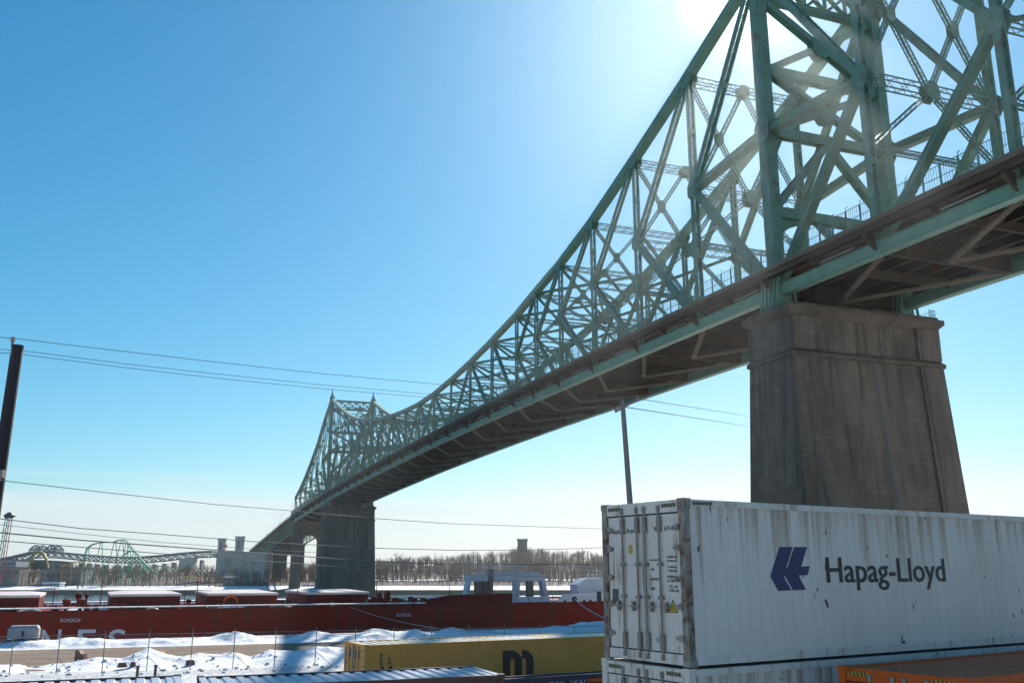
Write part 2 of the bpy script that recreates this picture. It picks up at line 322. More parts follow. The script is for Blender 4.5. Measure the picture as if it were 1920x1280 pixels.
# node table along one arm, by distance from the tower: (distance, top chord, mid joint)
CA = [(18,37.0,18.3),(36,31.0,15.9),(53,25.8,13.6),(68,22.3,11.6),(81,20.1,9.9),(92.5,18.0,8.9)]
AA = [(18,37.0,18.0),(36,28.6,14.6),(54,22.4,11.8),(72,17.2,9.4),(90,13.0,7.6)]
TT = 43.8; TM = 19.6
sus = [(108.9,15.9),(125.5,14.2),(142.1,12.9),(158.7,12.1),(175.3,12.1),(191.9,12.9),(208.5,14.2),(225.1,15.9)]
BC = -2.45                                             # centre of bottom chord under the walkway edge
def arm(s0, sg, tab, last):
    """truss web of one arm: s0 tower, sg direction, tab nodes, last = (distance, top) of the closing node"""
    nodes = [(0, TT, TM)]+tab
    for ci, c in enumerate((0, BW)):
        for k in range(len(tab)):
            d0, t0, m0 = nodes[k]; d1, t1, m1 = nodes[k+1]; big = max(.52, .92-.07*k)
            S0 = s0+sg*d0; S1 = s0+sg*d1
            member('top_chord', bp(S0, c, t0), bp(S1, c, t1), 1.15, 1.3-.05*k, 'box', GRND)
            member('bottom_chord', bp(S0, c, BC), bp(S1, c, BC), 1.0, 1.45, 'box', GRND)
            member('diagonal', bp(S0, c, t0), bp(S1, c, m1), big, big, 'laced')
            member('diagonal', bp(S1, c, m1), bp(S0, c, BC), big, big*.95, 'box' if k < 2 else 'laced')
            member('vertical_post', bp(S1, c, t1), bp(S1, c, m1), .85*big+.15, big*.9, 'laced')
            member('vertical_post', bp(S1, c, m1), bp(S1, c, BC), .85*big+.15, big*.9, 'laced')
            if k == 0: member('horizontal_strut', bp(S0, c, TM), bp(S1, c, m1), .95, 1.0, 'box')
            for side in (-1, 1):
                plate(bp(S1, c, m1)+BB*(side*(big*.5+.08)), BB, .95*big+.2, 1.5*big, .05)
                plate(bp(S1, c, t1-.7)+BB*(side*.66), BB, 1.1*big+.3, 1.25*big, .05)
        d0, t0, m0 = nodes[-1]; d1, t1 = last; S0 = s0+sg*d0; S1 = s0+sg*d1
        member('top_chord', bp(S0, c, t0), bp(S1, c, t1), 1.1, 1.0, 'box', GRND)
        member('bottom_chord', bp(S0, c, BC), bp(S1, c, BC), .95, 1.35, 'box', GRND)
        member('diagonal', bp(S1, c, t1), bp(S0, c, BC), .6, .65, 'laced')
        member('vertical_post', bp(S1, c, t1), bp(S1, c, BC), .6, .6, 'laced')
    # sway frames
    for k in range(len(tab)):
        d1, t1, m1 = tab[k]; s = s0+sg*d1; big = max(.6, 1.-.08*k)
        T0 = bp(s, 0, t1-.8); T1 = bp(s, BW, t1-.8); M0 = bp(s, 0, m1); M1 = bp(s, BW, m1); Tm = (T0+T1)/2; Mm = (M0+M1)/2
        ext = BB*.45
        member('lateral_strut', T0+ext, T1-ext, 1.2*big, 1.3*big, 'quad', y=BA, pitch=1.15*big, bw=.08)
        member('lateral_strut', M0+ext, M1-ext, 1.0*big, 1.55*big, 'quad', y=BA, pitch=1.2*big, bw=.08)
        for A, B, Cc, E_ in ((T0, Tm, M0, Mm), (Tm, T1, Mm, M1)):
            if t1-m1 > 9:
                member('sway_brace', A, E_, .62*big, .62*big, 'quad', y=BA, bw=.07); member('sway_brace', B, Cc, .62*big, .62*big, 'quad', y=BA, bw=.07)
                for q in (-.36, .36): plate((A+B+Cc+E_)/4+BA*(q*big), BA, .62*big, 1.05*big, .05)
            else:
                member('sway_brace', A if A is T0 else B, E_, .5, .5, 'quad', y=BA, bw=.07)
        for q in (-.58, .58):
            plate(Tm+BA*(q*big)-UP*.1, BA, .95*big, 1.0*big, .05); plate(Mm+BA*(q*big), BA, .95*big, 1.2*big, .05)
        low = max(5.6, m1-8.5)
        if m1-low > 1.5:
            for e, c in ((M0, 0), (M1, BW)): member('sway_brace', Mm, bp(s, c, low), .6*big, .6*big, 'quad', y=BA, bw=.07)
        if m1 > 12:
            a_ = bp(s, 0, low); b_ = bp(s, BW, low); member('lateral_strut', a_+ext, b_-ext, .7, .7, 'quad', y=BA, bw=.07)
    # laterals in the plane of the top chord and at mid joints
    full = nodes+[(last[0], last[1], None)]
    for k in range(len(full)-1):
        d0, t0, _ = full[k]; d1, t1, _ = full[k+1]; S0 = s0+sg*d0; S1 = s0+sg*d1
        if k >= 4: member('top_lateral', bp(S0, .5, t0-.2), bp(S1, BW-.5, t1-.2), .5, .45, 'quad', bw=.07); member('top_lateral', bp(S0, BW-.5, t0-.25), bp(S1, .5, t1-.25), .5, .45, 'quad', bw=.07)
        if 1 < k < 5 and full[k][2] and full[k+1][2]:
            member('mid_lateral', bp(S0, .5, full[k][2]), bp((S0+S1)/2*0+S1, BW/2, full[k+1][2]), .45, .4, 'quad', bw=.07); member('mid_lateral', bp(S0, BW-.5, full[k][2]), bp(S1, BW/2, full[k+1][2]), .45, .4, 'quad', bw=.07)
arm(0, 1, CA, (108.9, 15.9)); arm(334, -1, CA, (108.9, 15.9)); arm(0, -1, AA, (108, 10.)); arm(334, 1, AA, (108, 10.))
# suspended span
for c in (0, BW):
    for i in range(7):
        (s0, t0), (s1, t1) = sus[i], sus[i+1]
        member('top_chord', bp(s0, c, t0), bp(s1, c, t1), 1.0, .95, 'box', GRND); member('bottom_chord', bp(s0, c, BC), bp(s1, c, BC), .9, 1.25, 'box', GRND)
    for i in (1, 2, 3, 4, 5, 6): member('vertical_post', bp(sus[i][0], c, sus[i][1]), bp(sus[i][0], c, BC), .5, .5, 'laced')
    for i, j in ((1,0),(1,2),(3,2),(3,4),(4,3),(4,5),(6,5),(6,7)):
        member('diagonal', bp(sus[i][0], c, sus[i][1]), bp(sus[j][0], c, BC), .6, .6, 'laced')
    for i in range(8):
        for side in (-1, 1): plate(bp(sus[i][0], c, sus[i][1]-.5)+BB*(side*.58), BB, 1.0, .9, .05)
for i, (s, t) in enumerate(sus):
    member('lateral_strut', bp(s, .5, t-.6), bp(s, BW-.5, t-.6), .7, .9, 'quad', y=BA)
    member('lateral_strut', bp(s, .5, t-4.0), bp(s, BW-.5, t-4.0), .55, .6, 'quad', y=BA)
    for k in range(4):
        a_ = .5+(BW-1)*k/4; b_ = .5+(BW-1)*(k+1)/4; f = (t-.8, t-3.8) if k % 2 == 0 else (t-3.8, t-.8)
        member('sway_brace', bp(s, a_, f[0]), bp(s, b_, f[1]), .4, .4, 'quad', y=BA, bw=.07)
    if i < 7:
        s1, t1 = sus[i+1]
        member('top_lateral', bp(s, .5, t-.2), bp(s1, BW-.5, t1-.2), .5, .45, 'quad', bw=.07); member('top_lateral', bp(s, BW-.5, t-.25), bp(s1, .5, t1-.25), .5, .45, 'quad', bw=.07)
# towers
for s in (0, 334):
    for c in (0, BW):
        member('tower_post', bp(s, c, BC-.4), bp(s, c, TT+.6), 1.3, 1.75, 'box')
        g = bmb()
        for k in range(34):                            # lacing windows on the post's edge faces
            z0 = 1.5+k*1.15
            for f in (-1, 1):
                for e in (-.27, .27): g.bar(bp(s, c, z0)+BA*(f*.93)+BB*e, bp(s, c, z0+1.0)+BA*(f*.93)-BB*e, BB, .1, .03)
        g.build('lacing', GRN, bridge)['kind'] = 'stuff'
        for side in (-1, 1):
            plate(bp(s, c, TM)+BB*side*.75, BB, 1.5, 1.9, .06); plate(bp(s, c, TT-1.6)+BB*side*.75, BB, 2.2, 2.6, .06)
        g = bmb(); b0 = bp(s, c, TT+.6)
        g.bar(b0, b0+UP*.5, BB, 2.0, 2.4); g.bar(b0+UP*.5, b0+UP*1.0, BB, 1.4, 1.7)
        g.tube([b0+UP*1., b0+UP*1.5, b0+UP*2.4, b0+UP*3.6, b0+UP*4.6], [.75, .62, .36, .16, .04], 8); g.tube([b0+UP*2.5, b0+UP*2.7, b0+UP*2.9], [.2, .42, .2], 8)
        g.build('finial', GRN, bridge)
    # portal lattice at the head of the tower
    for r_ in (TT-.6, TT-4.4): member('portal_beam', bp(s, .6, r_), bp(s, BW-.6, r_), .9, .75, 'box', y=BA)
    for k in range(5):
        a_ = .9+(BW-1.8)*k/5; b_ = .9+(BW-1.8)*(k+1)/5
        for A, B in ((TT-1., TT-4.), (TT-4., TT-1.)): member('portal_brace', bp(s, a_, A), bp(s, b_, B), .35, .3, 'box', y=BA)
        member('portal_brace', bp(s, b_, TT-1.), bp(s, b_, TT-4.), .3, .25, 'box', y=BA) if k < 4 else None
    lv = [TT-4.6, 28.5, TM, 8.2]
    for k in range(3):
        A, B = lv[k], lv[k+1]
        if k == 0 or k == 1:
            member('tower_brace', bp(s, .5, A), bp(s, BW-.5, B), 1.0, .8, 'laced', y=BA); member('tower_brace', bp(s, BW-.5, A), bp(s, .5, B), 1.0, .8, 'laced', y=BA)
            for q in (-.62, .62): plate(bp(s, BW/2, (A+B)/2)+BA*q, BA, 1.35, 1.8, .06)
        member('tower_strut', bp(s, .6, B), bp(s, BW-.6, B), 1.1, 1.3, 'laced', y=BA)
    for c0, c1 in ((.5, BW/2), (BW-.5, BW/2)): member('tower_brace', bp(s, c0, 9.), bp(s, c1, TM-.4), .95, .95, 'laced', y=BA)
    # arched plate portal over the roadway
    pts = []
    for i in range(13):
        t = i/12; pts.append(bp(s, .9+(BW-1.8)*t, 5.2+2.6*math.sin(math.pi*t)**.6))
    pts += [bp(s, BW-.9, 8.6), bp(s, .9, 8.6)]
    g = bmb(); g.prism([q-BA*.15 for q in pts], BA*.3); g.build('portal_plate', GRN, bridge, fix=True)
# deck, floor and walkways
allS = sorted(set([0, 334]+[d for d, _, _ in CA]+[334-d for d, _, _ in CA]+[-d for d, _, _ in AA]+[334+d for d, _, _ in AA]+[s for s, _ in sus]+[-108, 442]))
for i in range(len(allS)-1):
    s0, s1 = allS[i], allS[i+1]; n_ = 1
    g = bmb(); p0 = bp(s0, BW/2, -.2); p1 = bp(s1, BW/2, -.2); g.bar(p0, p1, BB, BW-2.6, .3); g.build('roadway_slab', CONC, bridge)
    for j, c in enumerate((2.3, 5.2, 8.2, 11.1, 14.1, 17.0)):
        g = bmb(); g.bar(bp(s0, c, -1.0), bp(s1, c, -1.0), BB, .06, 1.1); g.bar(bp(s0, c, -.42), bp(s1, c, -.42), BB, .45, .06); g.bar(bp(s0, c, -1.55), bp(s1, c, -1.55), BB, .45, .06); g.build('stringer', UND, bridge)
    for c, o_ in ((-1.45, -1), (BW+1.45, 1)):
        g = bmb(); g.bar(bp(s0, c-o_*(.93 if o_ < 0 or i % 2 else -.02), -.1), bp(s1, c-o_*(.93 if o_ < 0 or i % 2 else -.02), -.1), BB, 3.56 if o_ < 0 or i % 2 else 1.66, .16); g.bar(bp(s0, c+o_*.87, -.1), bp(s1, c+o_*.87, -.1), BB, .18, .5)
        g.build('walkway', CONC, bridge)
        g = bmb(); g.bar(bp(s0, c+o_*.62, -.62), bp(s1, c+o_*.62, -.62), BB, .1, .8); g.bar(bp(s0, c-o_*.5, -.5), bp(s1, c-o_*.5, -.5), BB, .08, .6); g.build('walkway_beam', UND, bridge)
        # fence of the walkway: posts, rails and close uprights
        L_ = s1-s0; np_ = max(2, int(L_/2.2)); co = c+o_*.75
        g = bmb()
        for r_ in (.3, 1.15, 2.35): g.bar(bp(s0, co, r_), bp(s1, co, r_), BB, .05, .07)
        for k in range(np_*7):
            s = s0+L_*(k+.5)/(np_*7); g.bar(bp(s, co, .3), bp(s, co, 2.35), BB, .03, .03, caps=False)
        q = g.build('railing_panel', GRN, bridge); q['kind'] = 'stuff'
        g = bmb()
        for k in range(np_):
            s = s0+L_*k/np_; g.bar(bp(s, co, -.1), bp(s, co, 2.35), BB, .11, .11); g.tube([bp(s, co, 2.3), bp(s, co-o_*.03, 2.7), bp(s, co-o_*.3, 2.95)], .05, 5)
        q = g.build('railing_post', GRN, bridge); q['kind'] = 'stuff'
        g = bmb(); g.bar(bp(s0, c-o_*1.5, .5), bp(s1, c-o_*1.5, .5), BB, .1, .3); g.bar(bp(s0, c-o_*1.5, .95), bp(s1, c-o_*1.5, .95), BB, .08, .1)
        g.build('crash_rail', GRN, bridge)
    # bottom laterals
    member('bottom_lateral', bp(s0, .5, BC-.4), bp(s1, BW/2, BC-.4), .55, .35, 'quad', UNDL, bw=.09); member('bottom_lateral', bp(s0, BW-.5, BC-.42), bp(s1, BW/2, BC-.42), .55, .35, 'quad', UNDL, bw=.09)
    plate(bp(s1, BW/2, BC-.25), UP, .9, 1.1, .04, up=BA, m=UNDL)
    if s1-s0 > 12:                                      # intermediate floor beam
        s = (s0+s1)/2; g = bmb(); g.bar(bp(s, .5, -1.75), bp(s, BW-.5, -1.75), BA, .05, 1.2); g.bar(bp(s, .5, -2.33), bp(s, BW-.5, -2.33), BA, .4, .05); g.build('floor_beam', UND, bridge)
        for c, o_ in ((0, -1), (BW, 1)):
            g = bmb(); g.prism([bp(s, c+o_*.5, -.9), bp(s, c+o_*.5, -1.8), bp(s, c+o_*2.25, -1.15), bp(s, c+o_*2.25, -.9)], BA*.08); g.build('bracket', UND, bridge, fix=True)
for s in allS:
    g = bmb(); g.bar(bp(s, .5, -2.0), bp(s, BW-.5, -2.0), BA, .06, 2.0); g.bar(bp(s, .5, -3.0), bp(s, BW-.5, -3.0), BA, .5, .06); g.bar(bp(s, .5, -1.0), bp(s, BW-.5, -1.0), BA, .5, .06)
    for k in range(9): c = 1.5+k*2.03; g.bar(bp(s, c, -2.95), bp(s, c, -1.05), BB, .04, .3)
    g.build('floor_beam', UND, bridge)
    for c, o_ in ((0, -1), (BW, 1)):
        g = bmb(); g.prism([bp(s, c+o_*.5, -.9), bp(s, c+o_*.5, -2.7), bp(s, c+o_*2.25, -1.3), bp(s, c+o_*2.25, -.9)], BA*.1)
        g.bar(bp(s, c+o_*.52, -2.7), bp(s, c+o_*2.25, -1.3), BA, .35, .05)
        g.build('bracket', UND, bridge, fix=True)
# pale tubes added under the near walkway, imitating dashes of light through gaps
for s in allS[:-1]:
    g = bmb(); g.tube([bp(s+3, -.85, -1.5), bp(s+8.5, -.85, -1.5)], .09, 6); g.build('drain_pipe_or_light_dash', mat_pipe if 'mat_pipe' in globals() else (globals().update(mat_pipe=mat('pale_light_dash', (.45,.47,.48), .45, .6)) or mat_pipe), bridge)
# bearings on the piers
for s in (0, 334):
    for c in (0, BW):
        g = bmb(); z0 = bp(s, c, BC-.6)
        top = bp(s, c, 0); zt = zd(s)+BC-.65; zb = zd(s)-4.75
        for k in range(6): g.bar(BN0+BA*(s-1.25+k*.5)+BB*c+UP*zb, BN0+BA*(s-1.25+k*.5)+BB*c+UP*zt, BB, 1.9, .09)
        g.bar(BN0+BA*s+BB*c+UP*(zb-.25), BN0+BA*s+BB*c+UP*zb, BB, 2.6, 3.6); g.bar(BN0+BA*s+BB*c+UP*(zt-.12), BN0+BA*s+BB*c+UP*(zt+.1), BB, 1.7, 2.8)
        for o_ in (-1, 1):
            for k in range(-2, 3): g.bar(BN0+BA*(s+k*.8)+BB*(c+o_*1.5)+UP*zb, BN0+BA*(s+k*.8)+BB*(c+o_*1.0)+UP*(zt+2.1), BB, .3, .22)
        g.build('bearing', GRND, bridge)

# piers
def pier(s, zt, zb, label, k=1.0, drain=False):
    """main pier: battered shaft, string course, upper block, cornice cap"""
    o = BN0+BA*s+BB*(BW/2); root = empty('bridge_pier', (o.x, o.y, zb), label, 'pier', 'stone piers of the bridge')
    def rect(h, l, z): return [o+BA*(sa*h)+BB*(sc*l)+UP*z for sa, sc in ((1,-1),(-1,-1),(-1,1),(1,1))]
    def frus(g, h0, l0, z0, h1, l1, z1):
        a = rect(h0, l0, z0); b = rect(h1, l1, z1)
        g.raw(a+b, [(3,2,1,0),(4,5,6,7),(0,1,5,4),(1,2,6,5),(2,3,7,6),(3,0,4,7)])
    org = (o.x, o.y, zb); H = zt-zb; zs = zt-6.6
    sl = BW/2+1.62
    g = MB(org); batt = .042; 
    frus(g, 4.2+(zs-zb)*batt, sl+.1+(zs-zb)*.034, zb, 4.2, sl+.1, zs); g.build('shaft', PIER, root, fix=True)
    for k in range(1, int((zs-zb)/2.6)):                # pour lines standing slightly proud
        z = zb+k*2.6; q_ = 1-(z-zb)/(zs-zb); bd = (zs-zb)*batt*q_; ld = (zs-zb)*.034*q_; g = MB(org)
        frus(g, 4.2+bd+.035, sl+.1+ld+.035, z, 4.2+bd+.03, sl+.1+ld+.03, z+.09); g.build('pour_line', PIER, root, fix=True)
    for sc in (-1, 1):                                  # end pilasters standing proud of the broad faces
        for f in (-1, 1):
            g = MB(org)
            c1 = sl+.12; c0 = sl-3.6; d = (zs-zb)*batt; dd = (zs-zb)*.034
            a_ = [o+BA*(f*(4.1+d))+BB*(sc*(c0+dd*.6))+UP*zb, o+BA*(f*(4.62+d))+BB*(sc*(c0+dd*.6))+UP*zb, o+BA*(f*(4.62+d))+BB*(sc*(c1+dd))+UP*zb, o+BA*(f*(4.1+d))+BB*(sc*(c1+dd))+UP*zb]
            b_ = [o+BA*(f*4.1)+BB*(sc*c0)+UP*zs, o+BA*(f*4.5)+BB*(sc*c0)+UP*zs, o+BA*(f*4.5)+BB*(sc*c1)+UP*zs, o+BA*(f*4.1)+BB*(sc*c1)+UP*zs]
            g.raw(a_+b_, [(3,2,1,0),(4,5,6,7),(0,1,5,4),(1,2,6,5),(2,3,7,6),(3,0,4,7)])
            g.build('pilaster', PIER, root, fix=True)
    g = MB(org); frus(g, 4.62, sl+.45, zs, 4.62, sl+.45, zs+.5); frus(g, 4.62, sl+.45, zs+.5, 4.2, sl+.02, zs+.9); g.build('string_course', CAPM, root, fix=True)
    g = MB(org); frus(g, 4.15, sl, zs+.9, 4.0, sl-.1, zt-1.6); g.build('upper_block', PIER, root, fix=True)
    for sc in (-1, 1):
        for f in (-1, 1): 
            g = MB(org)
            q = [o+BA*(f*x)+BB*(sc*y_)+UP*z for z in (zs+.9, zt-1.6) for x, y_ in ((4.0,sl-3.6),(4.5,sl-3.6),(4.5,sl+.02),(4.0,sl+.02))]
            g.raw(q, [(3,2,1,0),(4,5,6,7),(0,1,5,4),(1,2,6,5),(2,3,7,6),(3,0,4,7)])
            g.build('pilaster', PIER, root, fix=True)
    g = MB(org); frus(g, 4.2, sl+.05, zt-1.6, 4.85, sl+.6, zt-1.0); frus(g, 4.9, sl+.66, zt-1.0, 4.9, sl+.66, zt-.35); frus(g, 4.5, sl+.2, zt-.35, 4.4, sl+.1, zt+.1); g.build('cornice', CAPM, root, fix=True)
    if drain:
        g = MB(org); fs = -(4.35)
        def P_(c, z): 
            b_ = 0 if z > zs else (zs-z)*batt
            return o+BA*(-(4.4+b_)-.0)+BB*(c-BW/2)+UP*z
        g.tube([P_(9.9, zs-.6)-BA*.2, P_(10.4, zs-8)-BA*.2, P_(11.2, zb+8)-BA*.2, P_(11.5, zb)-BA*.2], .085, 6)
        g.tube([P_(9.9, zs-.6)-BA*.2, P_(8.4, zs+1.6)-BA*.5], .06, 6); g.tube([P_(9.9, zs-.6)-BA*.2, P_(12.2, zs+3.6)-BA*.4, P_(14.8, zt+.4)-BA*.7], .04, 6)
        g.build('drain_pipe_or_light_dash', mat('dull_pier_pipe', (.17,.18,.19), .6, .3), root)
        g = MB(org)                                     # handrail on the far end of the cap
        cs = [(BW/2+.9, -3.9), (sl+.3, -3.9), (sl+.3, 3.9), (BW/2+.9, 3.9)]; cs2 = []
        for i in range(3):
            for k in range(5): t = k/5; cs2.append((cs[i][0]*(1-t)+cs[i+1][0]*t, cs[i][1]*(1-t)+cs[i+1][1]*t))
        cs2.append(cs[3])
        pts = [o+BB*c+BA*a_+UP*(zt+.1) for c, a_ in cs2]
        for h in (.55, 1.1): g.tube([q+UP*h for q in pts], .035, 5)
        for q in pts: g.tube([q, q+UP*1.1], .035, 5)
        g.build('handrail', GRND, root)
    return root
pier(0, zd(0)-5.0, 0., 'massive brown concrete pier standing in the yard behind the white container', drain=True)
pier(334, zd(334)-5.0, -6., 'distant brown concrete pier rising behind the red ship under the far tower')
# arched anchor pier beyond the far tower and approach piers
def arch_pier(s, zt, zb, label, w=19.0, th=5.):
    o = BN0+BA*s+BB*(BW/2); root = empty('bridge_pier', (o.x, o.y, zb), label, 'pier', 'stone piers of the bridge'); org = (o.x, o.y, zb)
    H = w/2; lw = 5.2; g = MB(org)
    spring = zt-5.5-(H-lw)*.9
    for sc in (-1, 1):
        q = [o+BA*(sa*th/2)+BB*(sc*x)+UP*zb for sa, x in ((-1,H-lw),(1,H-lw),(1,H+.6),(-1,H+.6))]; q += [o+BA*(sa*th/2)+BB*(sc*x)+UP*spring for sa, x in ((-1,H-lw),(1,H-lw),(1,H),(-1,H))]
        g.raw(q, [(3,2,1,0),(4,5,6,7),(0,1,5,4),(1,2,6,5),(2,3,7,6),(3,0,4,7)])
    g.build('pier_leg', PIER, root, fix=True)
    g = MB(org); pts = []
    for i in range(13):
        t = math.pi*i/12; pts.append(o+BB*(-(H-lw)*math.cos(t))+UP*(spring+(H-lw)*.9*math.sin(t)))
    pts += [o+BB*H+UP*spring, o+BB*H+UP*zt, o-BB*H+UP*zt, o-BB*H+UP*spring]
    g.prism([q-BA*th/2 for q in pts], BA*th); g.build('arch_spandrel', PIER, root, fix=True)
    g = MB(org); g.bar(o-BB*(H+.5)+UP*(zt+.3), o+BB*(H+.5)+UP*(zt+.3), BA, th+1, .7); g.build('pier_cap', CAPM, root)
arch_pier(446, zd(446)-4.2, -6, 'slender arched stone pier just behind the distant main pier')
arch_pier(-112, zd(-112)-4.2, 0, 'arched stone pier at the near end of the bridge behind the camera')
for s, lb in ((532, 'short pier under the approach viaduct nearest the arched pier'), (618, 'short pier under the approach viaduct next to the twin towered pavilion')):
    arch_pier(s, zd(s)-8.5, -4, lb)
# approach viaduct: deck truss
via = empty('approach_viaduct', BN0+BA*446, 'grey green deck truss viaduct sloping down from the far tower towards the pavilion', 'viaduct')
for i in range(11):
    s0 = 446+i*21.6; s1 = s0+21.6
    g = MB(BN0+BA*446); g.bar(bp(s0, BW/2, -.4), bp(s1, BW/2, -.4), BB, BW+4.2, .8); g.build('deck', CONC, via)
    for c in (1, BW-1):
        for k in range(3):
            a_ = s0+7.2*k; b_ = a_+7.2
            g = MB(BN0+BA*446); g.bar(bp(a_, c, -1.4), bp(b_, c, -1.4), BB, .6, .9); g.bar(bp(a_, c, -8), bp(b_, c, -8), BB, .5, .7); g.bar(bp(a_, c, -1.4), bp(b_, c, -8) if k % 2 else bp(b_, c, -8), BB, .35, .4) if (i+k) % 2 else g.bar(bp(a_, c, -8), bp(b_, c, -1.4), BB, .35, .4)
            g.bar(bp(a_, c, -1.4), bp(a_, c, -8), BB, .3, .35); g.build('truss_bay', GRN, via)
    for c in (-1.9, BW+1.9):
        g = MB(BN0+BA*446)
        for r_ in (.3, 1.15): g.bar(bp(s0, c, r_), bp(s1, c, r_), BB, .08, .1)
        for k in range(9): s = s0+k*2.4; g.bar(bp(s, c, 0), bp(s, c, 1.15), BB, .08, .08)
        q = g.build('railing_panel', GRN, via); q['kind'] = 'stuff'

# street lamps on the bridge and approach
LAMPM = mat('lamp_pole_grey', (.42,.44,.44), .4, .5)
def lamp(s, c, o_, hgt, label):
    b_ = bp(s, c, .05); root = empty('street_lamp', b_, label, 'street lamp', 'street lamps along the bridge')
    g = MB(b_); g.tube([b_, b_+UP*hgt], [.12, .07], 7); g.build('pole', LAMPM, root)
    g = MB(b_); g.tube([b_+UP*hgt, b_+UP*(hgt+.6)+BB*o_*.8, b_+UP*(hgt+.7)+BB*o_*2.2], .05, 6); g.build('arm', LAMPM, root)
    g = MB(b_); g.tube([b_+UP*(hgt+.7)+BB*o_*2.1, b_+UP*(hgt+.72)+BB*o_*2.5, b_+UP*(hgt+.65)+BB*o_*3.0], [.08, .2, .1], 8); g.build('lamp_head', LAMPM, root)
ordn = ['first','second','third','fourth','fifth','sixth','seventh','eighth']
for i, s in enumerate((-30, 9, 45, 75, 117, 150)): lamp(s, BW-1.3, -1, 6.5, 'street lamp inside the bridge trusses, %s from the right end of the picture' % ordn[i])
for i, s in enumerate((455, 480, 512, 548, 582, 620)): lamp(s, BW-.5 if i % 2 else .3, 1, 8.5, 'tall curved street lamp on the sloping approach, %s down from the far tower' % ordn[i])

# ------------------------------------------------------------------ containers
WHT = mat('dirty_white_paint', (.82,.71,.61), .55, spec=.2, var=(.68,.58,.48), vscale=1.1, vamt=.5, rust=(.30,.17,.09), rscale=2.2, rlo=.55, rhi=.72, rstretch=(2.5,2.5,.35))
def side_white():
    m = mat('streaked_white_side', (.88,.74,.63), .55, spec=.2, var=(.74,.61,.50), vscale=.8, vamt=.45, stretch=(1,1,.5), bump=.003, bscale=6)
    t = m.node_tree; n = t.nodes; l = t.links; b = n['Principled BSDF']; c = n.new('ShaderNodeTexCoord'); gp = n.new('ShaderNodeNewGeometry')
    mp = n.new('ShaderNodeMapping'); mp.inputs['Scale'].default_value = (4.5, 4.5, .16); l.new(gp.outputs['Position'], mp.inputs[0])
    z = n.new('ShaderNodeTexNoise'); z.inputs['Scale'].default_value = 1.; z.inputs['Detail'].default_value = 8; z.inputs['Roughness'].default_value = .7; l.new(mp.outputs[0], z.inputs[0])
    sp = n.new('ShaderNodeSeparateXYZ'); l.new(c.outputs['Object'], sp.inputs[0])
    gr = n.new('ShaderNodeMapRange'); gr.inputs[1].default_value = 1.2; gr.inputs[2].default_value = 2.85; gr.inputs[3].default_value = -.08; gr.inputs[4].default_value = .12; l.new(sp.outputs[2], gr.inputs[0])
    ad = n.new('ShaderNodeMath'); l.new(z.outputs[0], ad.inputs[0]); l.new(gr.outputs[0], ad.inputs[1])
    r = n.new('ShaderNodeMapRange'); r.inputs[1].default_value = .53; r.inputs[2].default_value = .74; r.inputs[4].default_value = .8; l.new(ad.outputs[0], r.inputs[0])
    x = n.new('ShaderNodeMix'); x.data_type = 'RGBA'; l.new(r.outputs[0], x.inputs[0]); l.new(b.inputs['Base Color'].links[0].from_socket, x.inputs[6]); x.inputs[7].default_value = (.33,.20,.10,1)
    # small dark scrapes
    m2 = n.new('ShaderNodeMapping'); m2.inputs['Scale'].default_value = (5, 5, 2.2); l.new(gp.outputs['Position'], m2.inputs[0])
    z2 = n.new('ShaderNodeTexNoise'); z2.inputs['Scale'].default_value = 1.; z2.inputs['Detail'].default_value = 3; l.new(m2.outputs[0], z2.inputs[0])
    r2 = n.new('ShaderNodeMapRange'); r2.inputs[1].default_value = .69; r2.inputs[2].default_value = .72; l.new(z2.outputs[0], r2.inputs[0])
    y = n.new('ShaderNodeMix'); y.data_type = 'RGBA'; l.new(r2.outputs[0], y.inputs[0]); l.new(x.outputs[2], y.inputs[6]); y.inputs[7].default_value = (.12,.08,.07,1)
    l.new(y.outputs[2], b.inputs['Base Color']); return m
WSIDE = side_white()
RUST = mat('rusty_corner_paint', (.40,.36,.30), .7, var=(.22,.12,.07), vscale=4, vamt=.35, stretch=(2,2,.6), rust=(.13,.06,.035), rscale=6, rlo=.5, rhi=.62)
HARD = mat('weathered_lock_bar', (.33,.31,.28), .5, .3, var=(.22,.15,.11), vscale=6)
GASK = mat('door_gasket', (.02,.022,.03), .6)
BLK = mat('black_lettering', (.018,.018,.022), .5)
NAVY = mat('navy_logo_paint', (.018,.03,.10), .5)
YEL = mat('yellow_sticker', (.55,.33,.03), .5)
GREYS = mat('grey_plate', (.09,.085,.09), .5)
PALES = mat('pale_grey_plate', (.38,.38,.40), .5)
MUST = mat('faded_mustard_tape', (.30,.24,.13), .7)
ORG = mat('orange_container_paint', (.70,.12,.012), .5, spec=.2, var=(.52,.085,.012), vscale=1.5, rust=(.16,.06,.03), rscale=3, rlo=.6, rhi=.75)
ORGR = mat('orange_container_roof', (.80,.19,.07), .5, spec=.25, var=(.58,.13,.05), vscale=1.2, rust=(.2,.13,.10), rscale=2.5, rlo=.55, rhi=.7)
YELC = mat('ochre_container_paint', (.74,.36,.085), .6, spec=.15, var=(.60,.30,.08), vscale=.9, rust=(.2,.11,.05), rscale=2, rlo=.62, rhi=.8, rstretch=(1.5,1.5,.4))
YELR = mat('ochre_container_roof', (.62,.55,.33), .35, var=(.74,.74,.72), vscale=.5, vamt=.2)
BLUR = mat('pale_container_roof', (.42,.45,.52), .4, var=(.33,.36,.43), vscale=.9, stretch=(1,.5,1))
BRN = mat('dark_brown_container', (.07,.03,.025), .5, var=(.04,.02,.02), vscale=2)
DBLU = mat('dark_blue_wagon_paint', (.022,.026,.06), .5, var=(.035,.03,.045), vscale=1)
